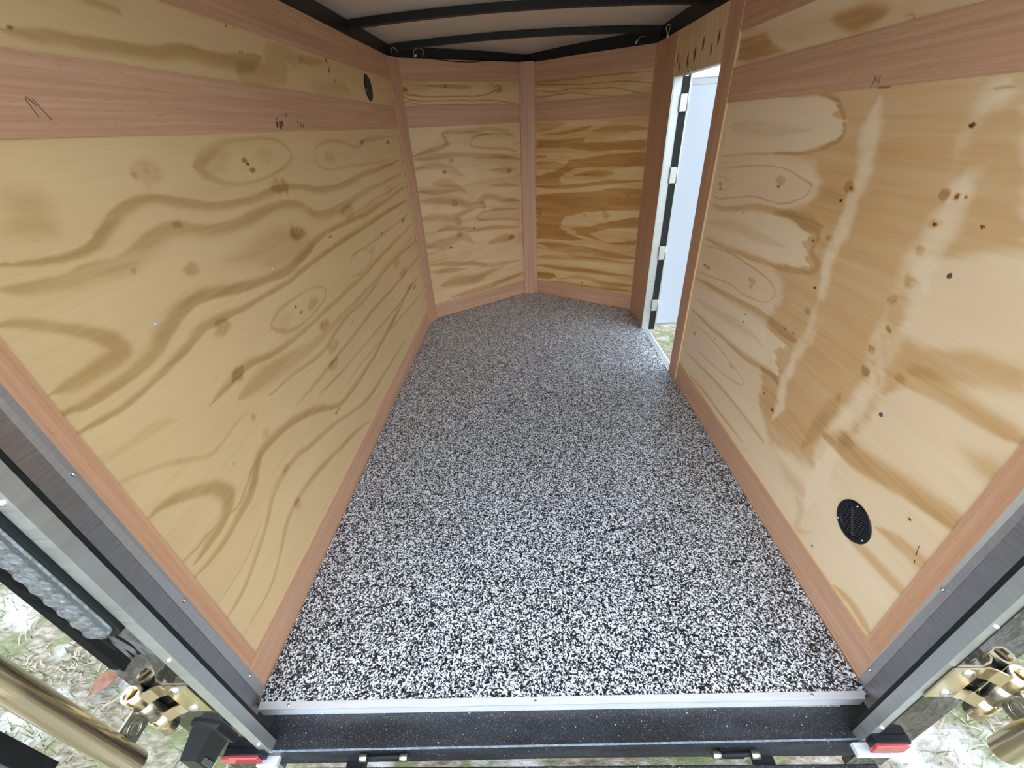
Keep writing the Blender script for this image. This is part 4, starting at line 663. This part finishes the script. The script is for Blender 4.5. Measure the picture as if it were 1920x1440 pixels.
# ------------------------------------------------------------------ rear lamps on the corner skins
tl = tag(empty('tail_light', (-.745, -.118, .53)), 'long clear tail light strip on left black rear corner', 'tail light')
def obl(m, cx_, hw, z0, z1, y0, y1, n=10):
    pts = [(cx_ + hw * math.cos(t), z1 - hw + hw * math.sin(t)) for t in [math.pi * i / n for i in range(n + 1)]] + [(cx_ + hw * math.cos(t), z0 + hw + hw * math.sin(t)) for t in [math.pi + math.pi * i / n for i in range(n + 1)]]
    m.hull8([(x, y0, z) for x, z in pts], [(cx_ + (x - cx_) * .93, y1, z) for x, z in pts]); return m
def rel(o, root): o.parent = root; o.matrix_parent_inverse = Matrix.Translation(-root.location); return o
rel(obl(MB(), -.735, .028, .527, .96, -.1175, -.129).build('housing', M['rubber'], None), tl)
ln = rel(obl(MB(), -.738, .021, .537, .95, -.129, -.138).build('lens', M['lens'], None), tl)
dm = None
for i in range(13):
    for sxx in (-.011, .011):
        z = .552 + i * .031 + (.012 if sxx > 0 else 0)
        o = MB().dome((-.738 + sxx * .9, -.1375, z), (0, -1, 0), .0115, .0045, 12, 4).build('lens_facet', M['lens'], None); o.parent = ln
rel(obl(MB(), -.738, .019, .54, .945, -.1285, -.132).build('reflector', M['reflector'], None), tl)

pl = tag(empty('plate_light', (-.77, -.118, .09)), 'black licence plate lamp with small clear window on left rear corner', 'lamp')
rel(MB().hull8([(-.795, -.118, .145), (-.74, -.118, .125), (-.735, -.118, .035), (-.79, -.118, .05)], [(-.792, -.126, .142), (-.745, -.126, .122), (-.74, -.126, .04), (-.787, -.126, .054)]).build('base_plate', M['plastic'], None), pl)
bd = rel(MB().hull8([(-.793, -.125, .135), (-.755, -.125, .122), (-.752, -.125, .05), (-.79, -.125, .06)], [(-.833, -.162, .062), (-.80, -.162, .054), (-.798, -.162, -.01), (-.833, -.162, 0)]).build('hood', M['plastic'], None), pl)
o = MB().hull8([(-.7935, -.153, .048), (-.7985, -.160, .038), (-.7975, -.160, .004), (-.792, -.153, .012)], [(-.7855, -.153, .048), (-.7925, -.160, .038), (-.7915, -.160, .004), (-.784, -.153, .012)]).build('window', M['lens'], None); o.parent = bd
rel(MB().dome((-.79, -.127, .10), (-.3, -1, 0), .004, .003).build('screw', M['steel'], None), pl)

for sx, x0, x1, z0, z1, lab in ((-1, -.790, -.690, -.045, -.012, 'red side marker lamp under the left aluminium angle'), (1, .687, .768, -.005, .03, 'red side marker lamp under the right aluminium angle')):
    rm = tag(empty('marker_light', ((x0 + x1) / 2, -.118, z0)), lab, 'lamp', 'red marker lamps at the rear corners')
    rel(MB().box(x0 + .004, x1 - .002, -.134, -.117, z0, z1, .002).build('body', M['plastic'], None), rm)
    rel(MB().box(x0, x1 - .010, -.141, -.133, z0, z1, .0025).build('lens', M['red'], None), rm)
    rel(MB().box(x0 - .02 if sx > 0 else x0 + .07, x1 + .02, -.142, -.118, z0 - .026, z0 - .012, .001).build('bracket', M['alu2'], None), rm)

# ------------------------------------------------------------------ zinc hinge brackets with vertical lock pipes
def lockbar(sx, xs_, ya, yr, za, zb, zr, lab):
    root = tag(empty('lock_bar', (xs_, -.12, za)), lab, 'bar', 'zinc pipes on the rear corners')
    xb = xs_; m = MB()
    # hinge plate: flat tab on the skin, ramping up into rolled knuckles
    prof = [(xb - sx * .098, -.1215), (xb - sx * .044, -.1215), (xb - sx * .03, -.126), (xb - sx * .016, -.137), (xb - sx * .004, -.1495)]
    z0, z1 = za - .035, za + .085
    for a_, b_, k0, k1 in ((z0 + .004, z1 - .004, 0, 2), (z0, za + .0, 1, 5), (z1 - .036, z1, 1, 5)):
        pr = None
        for x, y in prof[k0:k1]:
            ring = [m.bm.verts.new(v) for v in ((x, y, a_), (x, y, b_), (x, y + .003, b_), (x, y + .003, a_))]
            if pr:
                for k in range(4): m.bm.faces.new((pr[k], pr[(k + 1) % 4], ring[(k + 1) % 4], ring[k]))
            else: m.bm.faces.new(ring)
            pr = ring
        m.bm.faces.new(pr[::-1])
    plate = rel(m.build('hinge_plate', M['zinc'], None), root)
    for z in (z0 + .02, z1 - .02): o = MB().dome((xb - sx * .066, -.1215, z), (0, -1, 0), .011, .005).build('bolt', M['steel'], None); o.parent = plate
    for a, b in ((z1 - .035, z1 + .004), (z0 - .03, za - .006)): rel(MB().tube((xb, -.134, a), (xb, -.134, b), .0165, .0115).build('knuckle', M['zinc'], None), root)
    rel(MB().tube((xb, -.134, za - .004), (xb, -.134, z1 - .037), .016, .011).build('arm_knuckle', M['zincgrey'], None), root)
    arm = rel(MB().box(xb - .002 + sx * .002, xb + .002 + sx * .002, yr + .008, -.134, za + .0, zb, .0012).build('hinge_arm', M['zincgrey'], None), root)
    d = MB(); zc = (za + zb) / 2; yc = (yr - .13) / 2 - .002
    d.tube((xb - sx * .0002, yc, zc), (xb - sx * .004, yc, zc), .017, .012, 24); d.dome((xb - sx * .0006, yc, zc), (-sx, 0, 0), .0125, .0022, 18, 4)
    dd = d.build('pressed_boss', M['zincgrey'], None); dd.parent = arm
    rel(MB().tube((xb + sx * .004, yr, zr), (xb + sx * .004, yr, 1.42), .0205, .017, 32).build('pipe', M['zinc'], None), root)
    return root
lockbar(-1, -.815, -.185, -.203, .237, .293, .205, 'yellow zinc pipe on a hinge bracket, left rear corner')
lockbar(1, .803, -.175, -.190, .262, .318, .19, 'yellow zinc pipe on a hinge bracket, right rear corner')

bd_ = tag(empty('rear_door', (-1.3, -.2, .19)), 'black door panel edge in the lower left corner beyond the zinc pipe', 'door')
rel(MB().box(-1.75, -.992, -.225, -.197, .19, 1.45, .003).build('panel', M['plastic'], None), bd_)
rel(MB().box(-.996, -.988, -.228, -.196, .188, 1.45, .001).build('edge_strip', M['black'], None), bd_)
bmp = tag(empty('bumper_bar', (0, -.14, -.2)), 'black steel bumper bar below the rear sill', 'bumper')
rel(MB().box(-.80, .745, -.18, -.134, -.15, -.098, .003).build('bar', M['sill'], None), bmp)
for x in (-.5, .5): rel(MB().box(x - .02, x + .02, -.136, -.10, -.15, -.113).build('mount', M['black'], None), bmp)

# ------------------------------------------------------------------ loose wires along the roof line
def spl(pts, n=8):
    pts = [Vector(p) for p in pts]; out = []
    for i in range(len(pts) - 1):
        p0 = pts[max(i - 1, 0)]; p1 = pts[i]; p2 = pts[i + 1]; p3 = pts[min(i + 2, len(pts) - 1)]
        for k in range(n):
            t = k / n; out.append(.5 * ((2 * p1) + (p2 - p0) * t + (2 * p0 - 5 * p1 + 4 * p2 - p3) * t * t + (3 * p1 - p0 - 3 * p2 + p3) * t ** 3))
    return out + [pts[-1]]
def wire(pts, lab, tip=None, mat='wire', name='wire_loop', r=.0016, cat='wire'):
    root = tag(empty(name, pts[0]), lab, cat, 'loose wires along the roof line')
    rel(MB().path(spl(pts), r, 6).build('strand', M[mat], None), root)
    if tip: rel(MB().cyl(tip[0], tip[1], .0055, 12, .0045).build('connector', M['blue'], None), root)
    return root
wire([(-.585, 2.495, 1.562), (-.60, 2.48, 1.572), (-.592, 2.475, 1.59), (-.56, 2.48, 1.597), (-.545, 2.49, 1.583), (-.555, 2.50, 1.56)], 'beige wire loop with blue connector above the left nose wall', ((-.60, 2.485, 1.560), (-.585, 2.484, 1.572)))
wire([(-.70, 2.36, 1.566), (-.693, 2.35, 1.585), (-.675, 2.352, 1.588), (-.664, 2.37, 1.575)], 'small brown wire loop at the left roof corner')
wire([(.655, 2.475, 1.56), (.668, 2.462, 1.575), (.69, 2.46, 1.577)], 'short wire with blue connector above the right nose wall', ((.648, 2.47, 1.550), (.658, 2.468, 1.566)))
wire([(.747, 2.22, 1.535), (.742, 2.21, 1.55), (.732, 2.205, 1.572), (.742, 2.2, 1.584), (.752, 2.205, 1.572), (.747, 2.215, 1.55), (.747, 2.22, 1.538)], 'upright wire loop beside the side door header', ((.747, 2.217, 1.534), (.746, 2.212, 1.546)))
wire([(-.54, 2.50, 1.556), (-.46, 2.54, 1.546), (-.36, 2.60, 1.538), (-.26, 2.67, 1.540), (-.17, 2.735, 1.556)], 'thin black cable sagging over the left nose wall', None, 'plastic', 'cable', .0026, 'cable')
wire([(.752, 1.86, 1.40), (.744, 1.845, 1.375), (.748, 1.82, 1.362), (.742, 1.80, 1.372), (.75, 1.79, 1.352)], 'frayed silver wire at the top of the door opening', None, 'steel', 'wire_loop', .0022)

# ------------------------------------------------------------------ litter and grass outside
def leaf(x, y, s, a, lab):
    m = MB(); top = []; 
    prof = [(0, .02), (.15, .22), (.35, .36), (.6, .33), (.82, .18), (1, .01)]
    L_ = []; R_ = []; Cc = []
    for t, w in prof:
        z = .05 + .25 * math.sin(t * 3) * .5; L_.append((t, w, z + .14 * w * 2)); R_.append((t, -w, z + .1)); Cc.append((t, 0, z))
    tr = Matrix.Translation((x, y, GZ + .01)) @ Matrix.Rotation(a, 4, 'Z') @ Matrix.Scale(s, 4)
    vs = [[m.bm.verts.new(tr @ Vector(p)) for p in row] for row in (L_, Cc, R_)]
    for r_ in range(2):
        for i in range(5): m.bm.faces.new((vs[r_][i], vs[r_ + 1][i], vs[r_ + 1][i + 1], vs[r_][i + 1]))
    st = m.build('dry_leaf', M['leaf']); sol = st.modifiers.new('t', 'SOLIDIFY'); sol.thickness = .001
    return tag(st, lab, 'leaf')
leaf(-1.70, .18, .10, .5, 'curled reddish brown dry leaf on the sand left of trailer')
leaf(1.18, .11, .09, 2.2, 'orange brown dry leaf lying right of the trailer')
tw = tag(MB().path([(-1.60, .13, GZ + .02), (-1.5, .19, GZ + .03), (-1.40, .23, GZ + .025)], .006, 7).build('twig', M['straw']), 'straight pale twig on the ground below left zinc bracket', 'twig')

def blades(name, n, areas, mat, hmin, hmax, lean, lab, wd):
    vs = []; fs = []
    for _ in range(n):
        ax = random.choice(areas); x = random.uniform(ax[0], ax[1]); y = random.uniform(ax[2], ax[3])
        dens = fbm(np.array(x * 2.3 + 5), np.array(y * 2.3 + 5), 3)
        if dens < .44 and random.random() < .8: continue
        a = random.uniform(0, 6.283); h = random.uniform(hmin, hmax); w = wd * random.uniform(.6, 1.3); l = lean * random.uniform(.3, 1) * h
        dx, dy = math.cos(a), math.sin(a); px, py = -dy * w, dx * w; z = GZ - .005; b = len(vs)
        vs += [(x - px, y - py, z), (x + px, y + py, z), (x + dx * l * .4 + px * .7, y + dy * l * .4 + py * .7, z + h * .6), (x + dx * l * .4 - px * .7, y + dy * l * .4 - py * .7, z + h * .6), (x + dx * l, y + dy * l, z + h * (1 if lean < 2 else .35))]
        fs += [(b, b + 1, b + 2, b + 3), (b + 3, b + 2, b + 4)]
    o = mesh(name, vs, fs, mat, ground); o['kind'] = 'stuff'; o['label'] = lab
AR = [(-3.2, -.95, -.2, 1.6), (-3.2, -.95, -.2, 1.6), (.9, 2.6, -.3, 1.3), (.85, 2.6, 1.6, 4.5), (-.8, .8, -.6, -.2)]
blades('grass', 16000, AR, M['grass'], .02, .06, 1.0, 'thin green grass growing in the sand around the trailer', .0022)
blades('dry_straw', 16000, AR, M['straw'], .01, .03, 4.0, 'dry straw and chips scattered on the sandy ground', .003)

def tree(x, y, h, lab):
    root = tag(empty('tree', (x, y, GZ)), lab, 'tree')
    rel(MB().cyl((x, y, GZ), (x + .1, y, GZ + h * .8), .09, 10, .04).build('trunk', M['bark'], None), root)
    vs = []; fs = []
    for _ in range(2600):
        d = Vector((random.gauss(0, 1), random.gauss(0, 1), random.gauss(0, 1))).normalized() * random.random() ** .4
        c = Vector((x + d.x * h * .33, y + d.y * h * .33, GZ + h * .68 + d.z * h * .34)); s = .06
        u = Vector((random.gauss(0, 1), random.gauss(0, 1), random.gauss(0, 1))).normalized(); v = u.orthogonal().normalized(); b = len(vs)
        vs += [c - u * s, c + v * s * .5, c + u * s, c - v * s * .5]; fs.append((b, b + 1, b + 2, b + 3))
    f = rel(mesh('foliage', vs, fs, M['foliage']), root); f['kind'] = 'stuff'
tree(6.5, 9.5, 4.2, 'leafy tree outside, glimpsed over the open side door')
